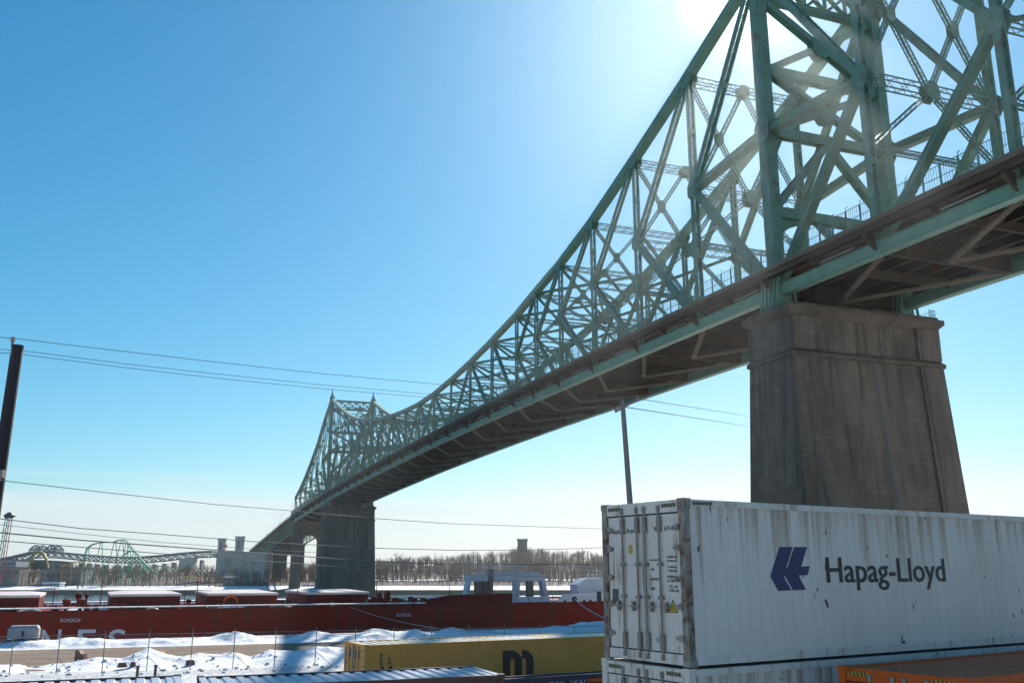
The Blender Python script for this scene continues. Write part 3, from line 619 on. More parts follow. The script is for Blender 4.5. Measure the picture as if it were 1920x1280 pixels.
def container(org, az, Lg, Wd, H, label, mside, mroof, mframe, mdoor, npan=40, doors=True, roofn=30, roofproud=True, detail=True, name='shipping_container', group='shipping containers in the yard', ribbed=False, stripes=True):
    """x along the length from the door end, y across, z up; origin at a lower corner of the door end"""
    root = empty(name, org, label, 'shipping container', group, rz=R(90-az))
    def B(nm, m, *bs, fix=False):
        g = MB()
        for a, b in bs: g.box(a, b)
        return g.build(nm, m, root)
    pw = .15; rl = .12; rt = .14
    for x in (0, Lg-pw):                                # corner posts
        for y in (0, Wd-pw): B('corner_post', mframe, ((x, y, .12), (x+pw, y+pw, H-.12)))
    cg = MB()
    cg.box((-.012, -.012, 0), (.178, .162, .118)); c0 = cg.mesh('corner_casting')
    for x in (0, Lg-.166):
        for y in (0, Wd-.15):
            for z in (0, H-.118):
                q = linkmesh('corner_casting', c0, mframe, root); q.location = (x, y, z)
    for y in (0.01, Wd-rl-.01):
        B('bottom_rail', mframe, ((.18, y, .02), (Lg-.18, y+rl, .17))); B('top_rail', mframe, ((.18, y-.012, H-rt), (Lg-.18, y+rl, H-.02)))
    if doors: 
        B('door_header', mframe, ((.0, .17, H-.24), (.12, Wd-.17, H-.02))); B('door_sill', mframe, ((.0, .17, .02), (.12, Wd-.17, .2)))
    B('end_wall', mside, ((Lg-.12, .15, .1), (Lg-.03, Wd-.15, H-.1))); B('floor', GASK, ((.15, .13, .03), (Lg-.15, Wd-.13, .13)))
    B('inner_liner', GASK, ((.16, .12, .14), (Lg-.16, .15, H-.14)), ((.16, Wd-.15, .14), (Lg-.16, Wd-.12, H-.14)), ((.16, .15, H-.14), (Lg-.16, Wd-.15, H-.12)))
    # side panels, each with its own edges
    pn = (Lg-.3)/npan
    g = MB()
    if ribbed:
        for x0, x1, ya, yb in ((0, .32, .0, .0), (.32, .5, .0, .036), (.5, .82, .036, .036), (.82, 1., .036, .0)):
            g.raw([(x0*pn, ya, .17), (x1*pn, yb, .17), (x1*pn, yb, H-rt), (x0*pn, ya, H-rt), (x0*pn, .1, .17), (x1*pn, .1, .17), (x1*pn, .1, H-rt), (x0*pn, .1, H-rt)], [(0,1,2,3),(5,4,7,6)])
    else:
        g.box((.0025, .0, .17), (pn-.0025, .08, H-rt)); 
    me = g.mesh('side_panel')
    for i in range(npan):
        j = random.uniform(0, .0022) if not ribbed else 0
        q = linkmesh('side_panel', me, mside, root); q.location = (.15+i*pn, .025+j, 0)
        q = linkmesh('side_panel', me, mside, root); q.location = (.15+(i+1)*pn, Wd-.025-j, 0); q.rotation_euler = (0, 0, math.pi)
    # roof panels: raised pan and sunk joint
    pr = (Lg-.3)/roofn; g = MB(); y0 = .1; y1 = Wd-.1; zt = H-.045; zl = H-.085
    g.raw([(0,y0,zl),(.25*pr,y0,zl),(.38*pr,y0,zt),(.87*pr,y0,zt),(pr,y0,zl),(0,y1,zl),(.25*pr,y1,zl),(.38*pr,y1,zt),(.87*pr,y1,zt),(pr,y1,zl)],
          [(0,1,6,5),(1,2,7,6),(2,3,8,7),(3,4,9,8)]); g.box((0, y0, zl-.03), (pr, y1, zl-.002)); me = g.mesh('roof_panel')
    for i in range(roofn): q = linkmesh('roof_panel', me, mroof, root); q.location = (.15+i*pr, 0, 0)
    B('roof_header', mroof, ((.02, .16, H-.1), (.2, Wd-.16, H-.025)), ((Lg-.2, .16, H-.1), (Lg-.02, Wd-.16, H-.025)))
    if doors:
        mid = Wd/2; za, zb = .22, H-.27
        for ya, yb in ((.17, mid-.012), (mid+.012, Wd-.17)):
            d = B('door', mdoor, ((.035, ya, za), (.1, yb, zb)))
            B('gasket', GASK, ((.03, ya, za-.03), (.09, yb, za)), ((.03, ya, zb), (.09, yb, zb+.03))).parent = d
            w = yb-ya
            for fr in ((.50, .90) if ya < mid else (.10, .53)):
                y = ya+fr*w
                g = MB(); g.tube([(-.015, y, za-.13), (-.015, y, zb+.15)], .021, 8); r_ = g.build('lock_bar', HARD, d)
                for zk0, zk1, wk in ((za-.15, za-.05, .035), (zb+.06, zb+.17, .035), (za+.02, za+.3, .045), (zb-.32, zb-.04, .045)):
                    g = MB(); g.box((-.035, y-wk, zk0), (.032, y+wk, zk1)); g.build('cam_keeper', HARD, r_)
                for z in (za+.95, za+1.55): 
                    g = MB(); g.box((-.04, y-.055, z-.03), (.034, y+.055, z+.03)); g.build('bar_guide', HARD, r_)
                g = MB(); sg = 1; z = za+.78
                sg = -1 if ya < mid else 1; g.box((-.05, min(y-sg*.02, y+sg*.27), z-.015), (-.03, max(y-sg*.02, y+sg*.27), z+.015)); g.box((-.055, y+sg*.15-.02, z-.09), (.034, y+sg*.15+.02, z+.09)); g.build('handle', HARD, r_)
            hy = ya if ya < mid else yb
            for z in (za+.25, za+.8, za+1.3, za+1.85, zb-.25)[:5]:
                g = MB(); sgn = 1 if ya < mid else -1
                g.prism([(.0, hy-sgn*.07, z-.06), (.0, hy+sgn*.03, z-.06), (.0, hy+sgn*.16, z-.02), (.0, hy+sgn*.16, z+.02), (.0, hy+sgn*.03, z+.06), (.0, hy-sgn*.07, z+.06)], (.034, 0, 0)); g.build('hinge', RUST, d, fix=True)
        if stripes:
            for ya in (.2, Wd-.62):
                g = MB(); g.box((-.004, ya, H-.15), (-.001, ya+.4, H-.08)); st = g.build('warning_stripe', YEL if mdoor is ORG else MUST, root)
                g = MB()
                for k in range(5): y = ya+.02+k*.078; g.prism([(-.007, y, H-.15), (-.007, y+.035, H-.15), (-.007, y+.065, H-.08), (-.007, y+.03, H-.08)], (.003, 0, 0))
                g.build('stripe', BLK, st, fix=True)
            g = MB(); g.box((.2, -.006, H-.125), (.62, -.003, H-.065)) if False else None
    return root
CAZ = 57.8
C0 = G(1294, 1251, 5.49)
hap = container(C0, CAZ, 13.6, 2.44, 2.96, 'large white refrigerated container with navy logo, on top of the stack at right', WSIDE, WHT, RUST, WHT, npan=46)
# white painted rails rather than bare: the side rails are white
for ch in hap.children:
    if ch.name.split('.')[0] in ('top_rail', 'door_header', 'door_sill', 'bottom_rail'):
        ch.data = ch.data.copy(); ch.data.materials.clear(); ch.data.materials.append(WHT)
hap2 = container((C0.x-.03, C0.y-.05, 2.57), CAZ, 13.6, 2.5, 2.9, 'white container directly below the one with the navy logo', WSIDE, WHT, WHT, WHT, npan=46)
hap3 = copy_tree(hap2); hap3.location = (C0.x, C0.y, -.35); hap3['label'] = 'white container at the foot of the stack under the two other white ones'
# map a pixel on the container's long side / door face to local coordinates
CA_ = R(CAZ); CX = Vector((math.sin(CA_), math.cos(CA_), 0)); CY = Vector((-math.cos(CA_), math.sin(CA_), 0))
CAMP = Vector((0, 0, EYE))
def onside(u, v, C=None):
    C = C or C0; d = ray(u, v); t = ((C-CAMP).dot(CY))/d.dot(CY); p = CAMP+d*t-C; return p.dot(CX), p.z
def ondoor(u, v, C=None):
    C = C or C0; d = ray(u, v); t = ((C-CAMP).dot(CX))/d.dot(CX); p = CAMP+d*t-C; return p.dot(CY), p.z
SX = (1, 0, 0); SU = (0, 0, 1)
# navy arrow mark on the long side
def sp_(zx, zy): return onside(1300+zx/6., 930+zy/6.)
poly1 = [(978,568),(1127,568),(1055,795),(1078,795),(1143,568),(1288,568),(1225,787),(1318,787),(1290,887),(1192,887),(1275,1050),(1132,1056),(1038,897),(1022,897),(1112,1056),(965,1062),(875,898)]
# split into plain quads so it fills cleanly
quads = [[(978,568),(1127,568),(1020,898),(875,898)], [(875,898),(1022,897),(1112,1056),(965,1062)], [(1143,568),(1288,568),(1192,887),(1042,887)], [(1038,887),(1192,887),(1275,1050),(1132,1056)], [(1225,787),(1318,787),(1290,887),(1190,887)], [(1055,795),(1079,795),(1045,899),(1018,899)]]
g = MB()
for k, q in enumerate(quads):
    pts = [sp_(*p) for p in q]; g.prism([(x, .018-.0007*k, z) for x, z in pts], (0, .006, 0))
g.build('logo', NAVY, hap, fix=True)
xa, za_ = onside(1549, 1091); xb, zb_ = onside(1772, 1083); x2, z2 = onside(1551, 1044)
lettering('Hapag-Lloyd', (z2-za_), (xa, .014, za_), SX, SU, BLK, hap, width=(xb-xa), bold=.014)
# door lettering: text reads left to right as seen from the door side, i.e. along -y
DX = (0, -1, 0)
def dl(txt, u0, v0, u1, v1, m=BLK, bold=.0):
    """text from baseline start (u0,v0), top-right end at (u1,v1)"""
    ya, z0 = ondoor(u0, v0); yb, z1 = ondoor(u1, v1); lettering(txt, max(.02, z1-z0), (.031, ya, z0), DX, SU, m, hap, width=abs(yb-ya), bold=bold, depth=.003)
def dz(x, y, k=0): return (1110+x/7.11, 920+y/7.11) if k == 0 else (1110+x/6.738, 1090+y/6.738)
def dline(txt, x0, y0, x1, y1, k=0, bold=.01): u0, v0 = dz(x0, y0, k); u1, v1 = dz(x1, y1, k); dl(txt, u0, v0, u1, v1, bold=bold)
dline('Hapag-Lloyd', 218, 572, 562, 492, bold=.012)
dline('HLXU', 808, 533, 895, 468); dline('674 672', 945, 527, 1110, 458); dline('4', 1142, 507, 1166, 458)
dline('MAX.GROSS', 755, 930, 885, 905); dline('34.000 kg', 975, 892, 1110, 860); dline('74.960 lbs', 975, 945, 1115, 915)
dline('TARE', 762, 1058, 815, 1028); dline('4.200 kg', 990, 1025, 1112, 995); dline('9.260 lbs', 995, 1078, 1122, 1045)
dline('MAX.PAYLOAD', 765, 1188, 905, 1158); dline('29.800 kg', 985, 1158, 1118, 1125); dline('65.700 lbs', 985, 1210, 1125, 1178)
dline('CUBE', 725, 100, 780, 70, 1); dline('67.1 m3', 962, 75, 1062, 42, 1); dline('2.700 cuft', 950, 125, 1080, 95, 1)
def dpatch(pts, m, name='sticker', x=.031, k=0):
    q = []
    for a, b in pts:
        u, v = dz(a, b, k); y, z = ondoor(u, v); q.append((x, y, z))
    g = MB(); g.prism(q, (.004, 0, 0)); return g.build(name, m, hap, fix=True)
dpatch([(470,720),(520,718),(522,836),(472,838)], YEL)
dpatch([(243,88),(318,90),(320,262),(246,260)], GREYS, k=1)
dpatch([(790,700),(876,705),(876,772),(792,768)], PALES, k=1)
dpatch([(1005,222),(1072,394),(950,388)], BLK, 'warning_sign', .031, k=1); dpatch([(1005,245),(1060,386),(962,381)], YEL, 'warning_sign', .0275, k=1)
# warning tape on the long side's top rail
for xx in (.22,):
    g = MB(); g.box((xx, -.006, 2.84), (xx+.5, -.003, 2.9)); st = g.build('warning_stripe', MUST, hap); g = MB()
    for k in range(6): g.prism([(xx+.02+k*.08, -.009, 2.84), (xx+.055+k*.08, -.009, 2.84), (xx+.085+k*.08, -.009, 2.9), (xx+.05+k*.08, -.009, 2.9)], (0, .003, 0))
    g.build('stripe', BLK, st, fix=True)
# repair bar and dents on the long side
x_, z_ = onside(1720, 1000)
g = MB(); g.tube([(x_, .02, 2.72), (x_+.02, .02, z_)], .02, 6); g.build('weld_seam', WHT, hap)
# orange container
O2 = G(1812, 1270, 5.5)
orange = container((O2.x, O2.y, 5.5-2.59), 56.5, 12.19, 2.44, 2.59, 'orange container with ribbed roof at the lower right corner', ORG, ORGR, ORG, ORG, npan=42, roofn=44, ribbed=True)
for k in (1,):
    q = copy_tree(orange); q.location = (O2.x, O2.y, 5.5-2.59*2); q['label'] = 'orange container hidden below the orange one at the lower right'
# ochre container behind
Y0 = G(684, 1208, 4.3)
yc = container((Y0.x, Y0.y, 1.4), 62., 13.7, 2.5, 2.9, 'ochre yellow container with a big dark letter m on its side', YELC, YELR, YELC, YELC, npan=48, roofn=34, ribbed=False, stripes=False)
YA = R(62.); YX = Vector((math.sin(YA), math.cos(YA), 0)); YY = Vector((-math.cos(YA), math.sin(YA), 0)); YO = Vector((Y0.x, Y0.y, 1.4))
def ony(u, v):
    d = ray(u, v); t = ((YO-CAMP).dot(YY))/d.dot(YY); p = CAMP+d*t-YO; return p.dot(YX), p.z
DBR = mat('dark_brown_lettering', (.045,.03,.02), .6)
xa, zt_ = ony(943, 1222); xb, zb_ = ony(1001, 1268); w_ = xb-xa; h_ = (zt_-zb_)*1.06
def mlogo(x, z, w, h):
    """rounded heavy lowercase m: three legs and two arches"""
    lw = w*.24; hw = (w-3*lw)/2; g = MB(); P = lambda a, b: (a, .02, b)
    g.prism([P(x, z), P(x+lw, z), P(x+lw, z+h), P(x, z+h)], (0, .006, 0))
    for k in (0, 1):
        xo = x+lw+k*(lw+hw); r_out = (hw+lw); top = z+h
        cxm = xo+hw; outer = []; inner = []
        for i in range(9):
            t = math.pi/2*i/8; outer.append((xo+(r_out)*math.sin(t)*1.0, top-(h*.38)*(1-math.cos(t))))
        for i in range(9):
            t = math.pi*i/8; inner.append((xo+hw/2-hw/2*math.cos(t), z+h*.58+h*.16*math.sin(t)))
        # arch plate between inner curve and outer curve, as quads
        for i in range(8):
            a = outer[i]; b = outer[i+1]; c = inner[i+1]; d_ = inner[i]
            g.prism([P(*d_), P(*c), P(*b), P(*a)], (0, .006+.0004*i, 0))
        g.prism([P(xo+hw, z), P(xo+hw+lw, z), P(xo+hw+lw, top-h*.38), P(xo+hw, z+h*.58)], (0, .0055, 0))
        g.prism([P(xo, z+h*.5), P(xo+.001, z+h*.5), P(xo+.001, top), P(xo, top)], (0, .0052, 0))
    g.build('logo', DBR, yc, fix=True)
mlogo(xa, zb_-.12, w_, h_+.12)
for u, v0, st, word in ((712, 1225, 7.9, 'MEDITE'), (727.5, 1232, 7.9, 'SHIPP')):
    for i, chh in enumerate(word):
        x0, z1 = ony(u, v0+st*i); x1, z0 = ony(u+5.5, v0+st*i+5.6); lettering(chh, z1-z0, (x0, .016, z0), SX, SU, DBR, yc, width=x1-x0, bold=.02)
# pale roofed containers in front
ra = G(370, 1266, 4.3); rb = G(886, 1246, 4.3); rc = G(970, 1262, 4.3)
dirv = (rb-ra); azb = math.degrees(math.atan2(dirv.x, dirv.y)); DBx = dirv.normalized(); DBy = Vector((-DBx.y, DBx.x, 0)); Lb = dirv.length; Wb = 2.75
ob = ra-DBy*Wb; ob.z = 1.4
pb = container(ob, azb, Lb, Wb, 2.9, 'brown container with pale blue grey ribbed roof in front of the ochre one', BRN, BLUR, BRN, BRN, npan=30, roofn=21, doors=False, ribbed=True)
pa = copy_tree(pb); oa = ob-DBx*(Lb+.45); pa.location = (oa.x, oa.y, 1.46); pa['label'] = 'brown container with pale ribbed roof cut off at the lower left corner'
# rail wagons carrying them
STL = mat('dark_wagon_steel', (.05,.045,.045), .6, var=(.09,.06,.045), vscale=2)
def flatcar(o, az, Lg, Wd, ztop, label):
    root = empty('rail_wagon', (o[0], o[1], 0), label, 'rail wagon', 'rail wagons in the yard', rz=R(90-az))
    g = MB(); g.box((-.3, .1, ztop-.45), (Lg+.3, Wd-.1, ztop)); g.build('wagon_bed', STL, root)
    for x in (1.2, Lg-3.0):
        for dx_ in (0, 1.7):
            for y in (.45, Wd-.55):
                g = MB(); g.tube([(x+dx_, y, .45), (x+dx_, y+.12, .45)], .45, 18); g.build('wheel', STL, root)
    return root
flatcar((ob.x, ob.y), azb, Lb, Wb, 1.38, 'flat rail wagon under the pale roofed container'); flatcar((oa.x, oa.y), azb, Lb, Wb, 1.44, 'flat rail wagon under the lower left container')
flatcar((YO.x, YO.y), 62., 13.7, 2.5, 1.38, 'flat rail wagon under the ochre container')
# posts at the wagon ends
for i, (u, v0, v1, lb) in enumerate(((257, 1249, 1268, 'short dark stake at the wagon end, left one of the pair'), (290.5, 1247.5, 1267, 'short dark stake at the wagon end, right one of the pair'))):
    b_ = G(u, v1, 2.9); t_ = D(u+.5, v0, b_.y); root = empty('wagon_stake', (b_.x, b_.y, 0), lb, 'stake', 'dark stakes between the wagons')
    g = MB((b_.x, b_.y, 0)); g.box((b_.x-.045, b_.y-.05, 0), (b_.x+.045, b_.y+.05, t_.z)); g.build('post', STL, root)
    g = MB((b_.x, b_.y, 0)); g.box((b_.x-.06, b_.y-.06, t_.z+.002), (b_.x+.06, b_.y+.06, t_.z+.04)); g.build('post_cap', BRN, root)
# dark blue gondola wagon with graffiti
gb = G(1128, 1261, 3.3); GA = R(62.); GX = Vector((math.sin(GA), math.cos(GA), 0)); GY = Vector((-math.cos(GA), math.sin(GA), 0)); GO = gb-GX*5.1
gon = empty('gondola_wagon', (GO.x, GO.y, 0), 'dark blue open rail wagon with pale graffiti in front of the ochre container', 'rail wagon', 'rail wagons in the yard', rz=R(90-62.))
GRAF = mat('pale_graffiti', (.35,.42,.55), .6)
g = MB(); g.box((0, 0, 1.0), (14, .08, 3.2)); g.box((0, 1.5, 1.0), (14, 1.58, 3.2)); g.box((0, .08, 1.0), (.08, 1.5, 3.2)); g.build('wagon_body', DBLU, gon)
g = MB(); g.box((-.05, -.06, 3.2), (14.05, .12, 3.3)); g.build('top_rail', DBLU, gon)
for k in range(9): 
    g = MB(); g.box((.2+k*1.65, -.07, 1.0), (.32+k*1.65, 0, 3.2)); g.build('side_post', DBLU, gon)
lettering('DIW DEAD..', .17, (2.75, -.012, 2.93), SX, SU, GRAF, gon, width=1.9, space=1.1)
g = MB(); g.box((4.4, -.09, 3.02), (5.1, -.073, 3.14)); g.build('orange_marker', ORG, gon)
for x in (1.2, 2.9, 10, 11.7):
    g = MB(); g.tube([(x, .2, .45), (x, .32, .45)], .45, 18); g.build('wheel', STL, gon)

# ------------------------------------------------------------------ chain link fence
FEN = mat('galvanised_fence', (.20,.20,.20), .5, .5)
fence = empty('chain_link_fence', FO, 'thin grey chain link fence running behind the containers in front of the snow', 'fence')
def fp(t, z=0.): return FO+FD*t+UP*z
k0 = -14
for k in range(k0, 26):
    t = k*3.02; g = MB(FO); g.tube([fp(t), fp(t, 2.62)], .035, 6); g.tube([fp(t, 2.62)+UP*0, fp(t, 2.9)-FN*.18], .02, 5); g.build('fence_post', FEN, fence)
    if k < 25:
        g = MB(FO); g.tube([fp(t, 2.6), fp(t+3.02, 2.6)], .022, 5); g.build('top_rail', FEN, fence)
        if k % 2 == 0: g = MB(FO); g.tube([fp(t, .05)-FN*2.2+FD*1.3, fp(t, 1.1)], .02, 5); g.build('brace', FEN, fence)
g = MB(FO); tt = k0*3.02
while tt < 25*3.02:
    for z in (.15,): 
        g.bar(fp(tt, .1), fp(tt+2.5, 2.6), FN, .006, .006, caps=False); g.bar(fp(tt+2.5, .1), fp(tt, 2.6), FN, .006, .006, caps=False)
    tt += .28
q = g.build('wire_mesh', FEN, fence); q['kind'] = 'stuff'

# ------------------------------------------------------------------ trailer, drum, boxes and rubble by the road
TRG = mat('grey_trailer_paint', (.34,.36,.38), .5, var=(.25,.26,.28), vscale=2); TYR = mat('black_tyre', (.015,.015,.015), .85)
tb = G(37, 1213, .0); ta = empty('generator_trailer', tb, 'small grey generator trailer parked on the snowy road at far left', 'trailer', rz=R(90-70))
g = MB(); g.box((-1.1, -.8, .85), (1.55, .8, 1.75)); g.prism([(-1.0, -.8, 1.75), (1.5, -.8, 1.75), (1.35, -.7, 2.0), (-.9, -.7, 2.0)], (0, 1.5, 0)); g.build('housing', TRG, ta, fix=True)
g = MB(); g.box((-1.5, -.7, .55), (1.6, .7, .7)); g.box((1.6, -.08, .5), (3.0, .08, .62)); g.box((-1.9, -.6, .45), (-1.5, .6, .55)); g.build('chassis', STL, ta)
for y in (-.82, .62):
    g = MB(); g.tube([(0, y, .42), (0, y+.2, .42)], .42, 18); w = g.build('wheel', TYR, ta); g = MB(); g.tube([(0, y-.02, .42), (0, y+.22, .42)], .18, 12); g.build('rim', TRG, w)
g = MB(); g.tube([(2.2, 0, 0), (2.2, 0, .6)], .06, 8); g.build('jack_stand', STL, ta)
g = MB(); g.box((.1, -.83, 1.0), (.35, -.802, 1.55)); g.build('vent_panel', STL, ta); g = MB(); g.box((-.9, -.82, 1.6), (.7, -.802, 1.68)); g.build('nameplate', PALES, ta)
g = MB(); g.box((1.42, -.83, 1.2), (1.56, -.802, 1.7)); g.build('reflector', YEL, ta)
RB = mat('rust_brown_paint', (.16,.06,.035), .7, var=(.09,.04,.025), vscale=4)
b_ = G(151, 1240, .0); dr = empty('rubble_bin', b_, 'rusty brown metal bin standing half in the snow beside the road', 'bin')
g = MB(b_); g.prism([b_+Vector(v) for v in ((-.38,-.3,0),(.36,-.3,0),(.36,-.3,.62),(.1,-.3,.62),(-.1,-.3,.9),(-.38,-.3,.95))], (0, .6, 0)); g.build('body', RB, dr, fix=True)
g = MB(b_); g.box((b_.x-.42, b_.y-.33, b_.z+.30), (b_.x+.40, b_.y-.302, b_.z+.36)); g.build('band', STL, dr)
b_ = D(304, 1224, G(276,1253).y+5); bx = empty('marker_box', b_, 'small ochre box sitting on the snow ridge right of its highest peak', 'box')
g = MB(b_); g.box((b_.x-.16, b_.y-.15, b_.z-.15), (b_.x+.16, b_.y+.15, b_.z+.15)); g.build('box_body', YELC, bx)
g = MB(b_); g.box((b_.x-.17, b_.y-.16, b_.z+.152), (b_.x+.17, b_.y+.16, b_.z+.18)); g.build('lid', YELC, bx)
for i, (u, v, lb) in enumerate(((229,1245,'left rusty lump of debris lying on the snow'), (249,1243.5,'rusty lump of debris lying next to the leftmost one'), (355,1240,'rusty debris lying in the snow under the middle of the ridge'))):
    b_ = G(u, v+1, .35); r = .28 if i != 1 else .18
    g = MB(); vs = [(b_.x+r*1.6*math.cos(t)*random.uniform(.7,1.1), b_.y+r*math.sin(t)*random.uniform(.7,1.1)) for t in [k*math.pi/4 for k in range(8)]]
    g.raw([(x, y, .2) for x, y in vs]+[(b_.x+(x-b_.x)*.7, b_.y+(y-b_.y)*.7, .52) for x, y in vs], [tuple(range(8,16))]+[(k, (k+1) % 8, (k+1) % 8+8, k+8) for k in range(8)])
    put(g.build('debris_lump', RB, fix=True), lb, 'debris', 'debris lumps on the snow')

# ------------------------------------------------------------------ the red ship
HUL = mat('red_hull_paint', (.23,.022,.012), .7, spec=.1, var=(.17,.02,.01), vscale=.12, vamt=.4, stretch=(1,1,.6), rust=(.11,.04,.022), rscale=.9, rlo=.5, rhi=.68, rstretch=(1.3,1.3,.16))
HULD = mat('dark_red_deck_paint', (.20,.02,.012), .65, spec=.15, var=(.10,.018,.012), vscale=1.2)
HATW = mat('snowy_hatch_top', (.70,.64,.62), .8, spec=.1, var=(.55,.46,.43), vscale=.3, bump=.02, bscale=2)
SHW = mat('ship_white_paint', (.58,.62,.68), .45, var=(.48,.51,.56), vscale=1)
SHB = mat('boom_support_brown', (.25,.19,.14), .7)
ZD = 2.5
ship = empty('bulk_carrier_ship', H0+UP*-5.5, 'long dark red bulk carrier with white hatch covers moored behind the quay', 'ship')
HO = H0+UP*-5.5
def sp3(t, n, z): return H0+SE*t+SN*n+UP*z
def tship(u, v, n=0.):
    """distance along the hull of a pixel seen on the plane n metres inboard, and its height"""
    O = H0+SN*n; d = ray(u, v); t = ((O-CAMP).dot(SN))/d.dot(SN); p = CAMP+d*t; return (p-O).dot(SE), p.z
def sbox(g, t0, t1, n0, n1, z0, z1):
    vs = [sp3(t, n, z) for z in (z0, z1) for t, n in ((t0,n0),(t1,n0),(t1,n1),(t0,n1))]; g.raw(vs, [(3,2,1,0),(4,5,6,7),(0,1,5,4),(1,2,6,5),(2,3,7,6),(3,0,4,7)])
T0, T1 = -55, 128
st = [tship(1043,1130)[0], tship(1129,1127)[0]]
g = MB(HO); prof = [(T0,-.0),(0,0),(tship(720,1132)[0], 0)]
sheer = lambda t: ZD+max(0, (t-45))*.006
ts = np.linspace(T0, T1, 60); P_ = []; F_ = []
for i, t in enumerate(ts):
    nose = max(0, (t-108)/20.)**1.6*11
    for n, z in ((nose+.9 if t > 112 else nose, -6.5), (nose, -4.), (nose, sheer(t)), (23-nose, sheer(t)), (23-nose, -6.5)): P_.append(sp3(t, n, z))
for i in range(59):
    for j in range(4): a = i*5+j; F_.append((a, a+1, a+6, a+5))
g.raw(P_, F_+[(0,1,2,3,4), tuple(range(59*5+4, 59*5-1, -1))]); g.build('hull', HUL, ship, fix=True)
# rub rail and deck edge
g = MB(HO); g.bar(sp3(T0, -.05, ZD-.12), sp3(100, -.05, sheer(100)-.12), SN, .12, .16); g.build('deck_edge', HULD, ship)
# plate seams
for i in range(18):
    t = -20+i*7.; g = MB(HO); g.bar(sp3(t, -.012, -5), sp3(t, -.012, sheer(t)-.25), SN, .02, .05); g.build('hull_seam', HULD, ship)
# deck snow
g = MB(HO); sbox(g, -50, 118, 18.5, 22.3, ZD+.32, ZD+.5); g.build('deck_snow', SNOW, ship)
g = MB(HO); sbox(g, -50, 100, .35, 1.6, ZD+.3, ZD+.42); g.build('deck_snow', SNOW, ship)
# guard rail on near deck edge
g = MB(HO)
for k in range(78):
    t = -50+k*1.9
    if t < 96: g.bar(sp3(t, .15, sheer(t)), sp3(t, .15, sheer(t)+1.0), SN, .05, .05)
for z in (.5, 1.): g.bar(sp3(-50, .15, ZD+z), sp3(96, .15, sheer(96)+z), SN, .04, .04)
q = g.build('guard_rail', HULD, ship)
# hatches: coaming + pitched white cover
hat = [(tship(-85,1135,4)[0], tship(72,1135,4)[0]), (tship(205,1135,4)[0], tship(337,1135,4)[0]), (tship(388,1134,4)[0], tship(519,1134,4)[0]), (tship(575,1133,4)[0], tship(690,1132,4)[0])]
for i, (ta_, tb_) in enumerate(hat):
    g = MB(HO); sbox(g, ta_, tb_, 4, 19, ZD, ZD+1.55)
    c = g.build('hatch_coaming', HULD, ship)
    g = MB(HO)
    for k in range(int((tb_-ta_)/1.1)): t = ta_+.5+k*1.1; g.bar(sp3(t, 3.93, ZD+.1), sp3(t, 3.93, ZD+1.35), SN, .12, .1)
    g.build('coaming_stiffener', HULD, c)
    lo, hi = ZD+1.5, ZD+2.1
    g = MB(HO); e = 1.6
    g.raw([sp3(ta_-.1,3.8,lo), sp3(tb_+.1,3.8,lo), sp3(tb_+.1,19.2,lo), sp3(ta_-.1,19.2,lo), sp3(ta_+e,11,hi), sp3(tb_-e,11,hi), sp3(ta_-.1,3.8,lo+.28), sp3(tb_+.1,3.8,lo+.28), sp3(tb_+.1,19.2,lo+.28), sp3(ta_-.1,19.2,lo+.28)],
          [(3,2,1,0),(6,7,5,4),(7,8,5),(8,9,4,5),(9,6,4),(0,1,7,6),(1,2,8,7),(2,3,9,8),(3,0,6,9)]); g.build('hatch_cover', HATW, ship, fix=True)
# life ring on the third hatch
t_, z_ = tship(432, 1129.5, 3.8); g = MB(HO); pts = [sp3(t_+.85*math.cos(a), 3.75, z_+.85*math.sin(a)) for a in [k*math.pi/9 for k in range(19)]]; g.tube(pts, .16, 6, caps=False); g.build('life_ring', mat('orange_life_ring', (.75,.12,.02), .5), ship)
# mushroom vents
def vent(u, vtop, vbot, r, n=2.5, nm='ventilator'):
    t, zt = tship(u, vtop, n); zb = ZD; c = sp3(t, n, 0); g = MB(HO)
    g.tube([c+UP*zb, c+UP*(zt-1.0*r)], r*.45, 10); g.tube([c+UP*(zt-1.9*r), c+UP*(zt-1.1*r), c+UP*(zt-.25*r), c+UP*zt], [r*.5, r*.95, r, r*.5], 12); g.build(nm, HULD, ship)
vent(125.5,1122,1147,.46); vent(152.5,1121.5,1147,.5); vent(148,1111,1130,.42,12); vent(163,1112,1125,.3,14); vent(749,1121,1133,.33); vent(770,1118,1133,.42); vent(314+40,1122,1130,.35,10); vent(795,1120,1133,.35)
# fairleads (arched blocks with a round hole)
def fairlead(u, v0, v1, w, n=1.2):
    t, zt = tship(u, v0, n); zb = ZD; H_ = zt-zb; outer = [(-w, zb), (-w, zt), (w, zt), (w, zb)]
    g = MB(HO); r = min(w*.55, H_*.4); cz_ = zb+H_*.5; k = 16
    ring = [(r*math.cos(2*math.pi*i/k), cz_+r*math.sin(2*math.pi*i/k)) for i in range(k)]
    sq = []
    for i in range(k):
        a = 2*math.pi*i/k; cx_, sx_ = math.cos(a), math.sin(a); f = 1/max(abs(cx_), abs(sx_)); sq.append((w*cx_*f, cz_+H_/2*sx_*f))
    for i in range(k):
        j = (i+1) % k; q = [sp3(t+x, n, z) for x, z in (ring[i], ring[j], sq[j], sq[i])]; g.prism(q, SN*.5)
    g.build('fairlead', HULD, ship, fix=True)
fairlead(172, 1133, 1146, .85); fairlead(732, 1120, 1133, 1.1); fairlead(786, 1120, 1133, 1.0)
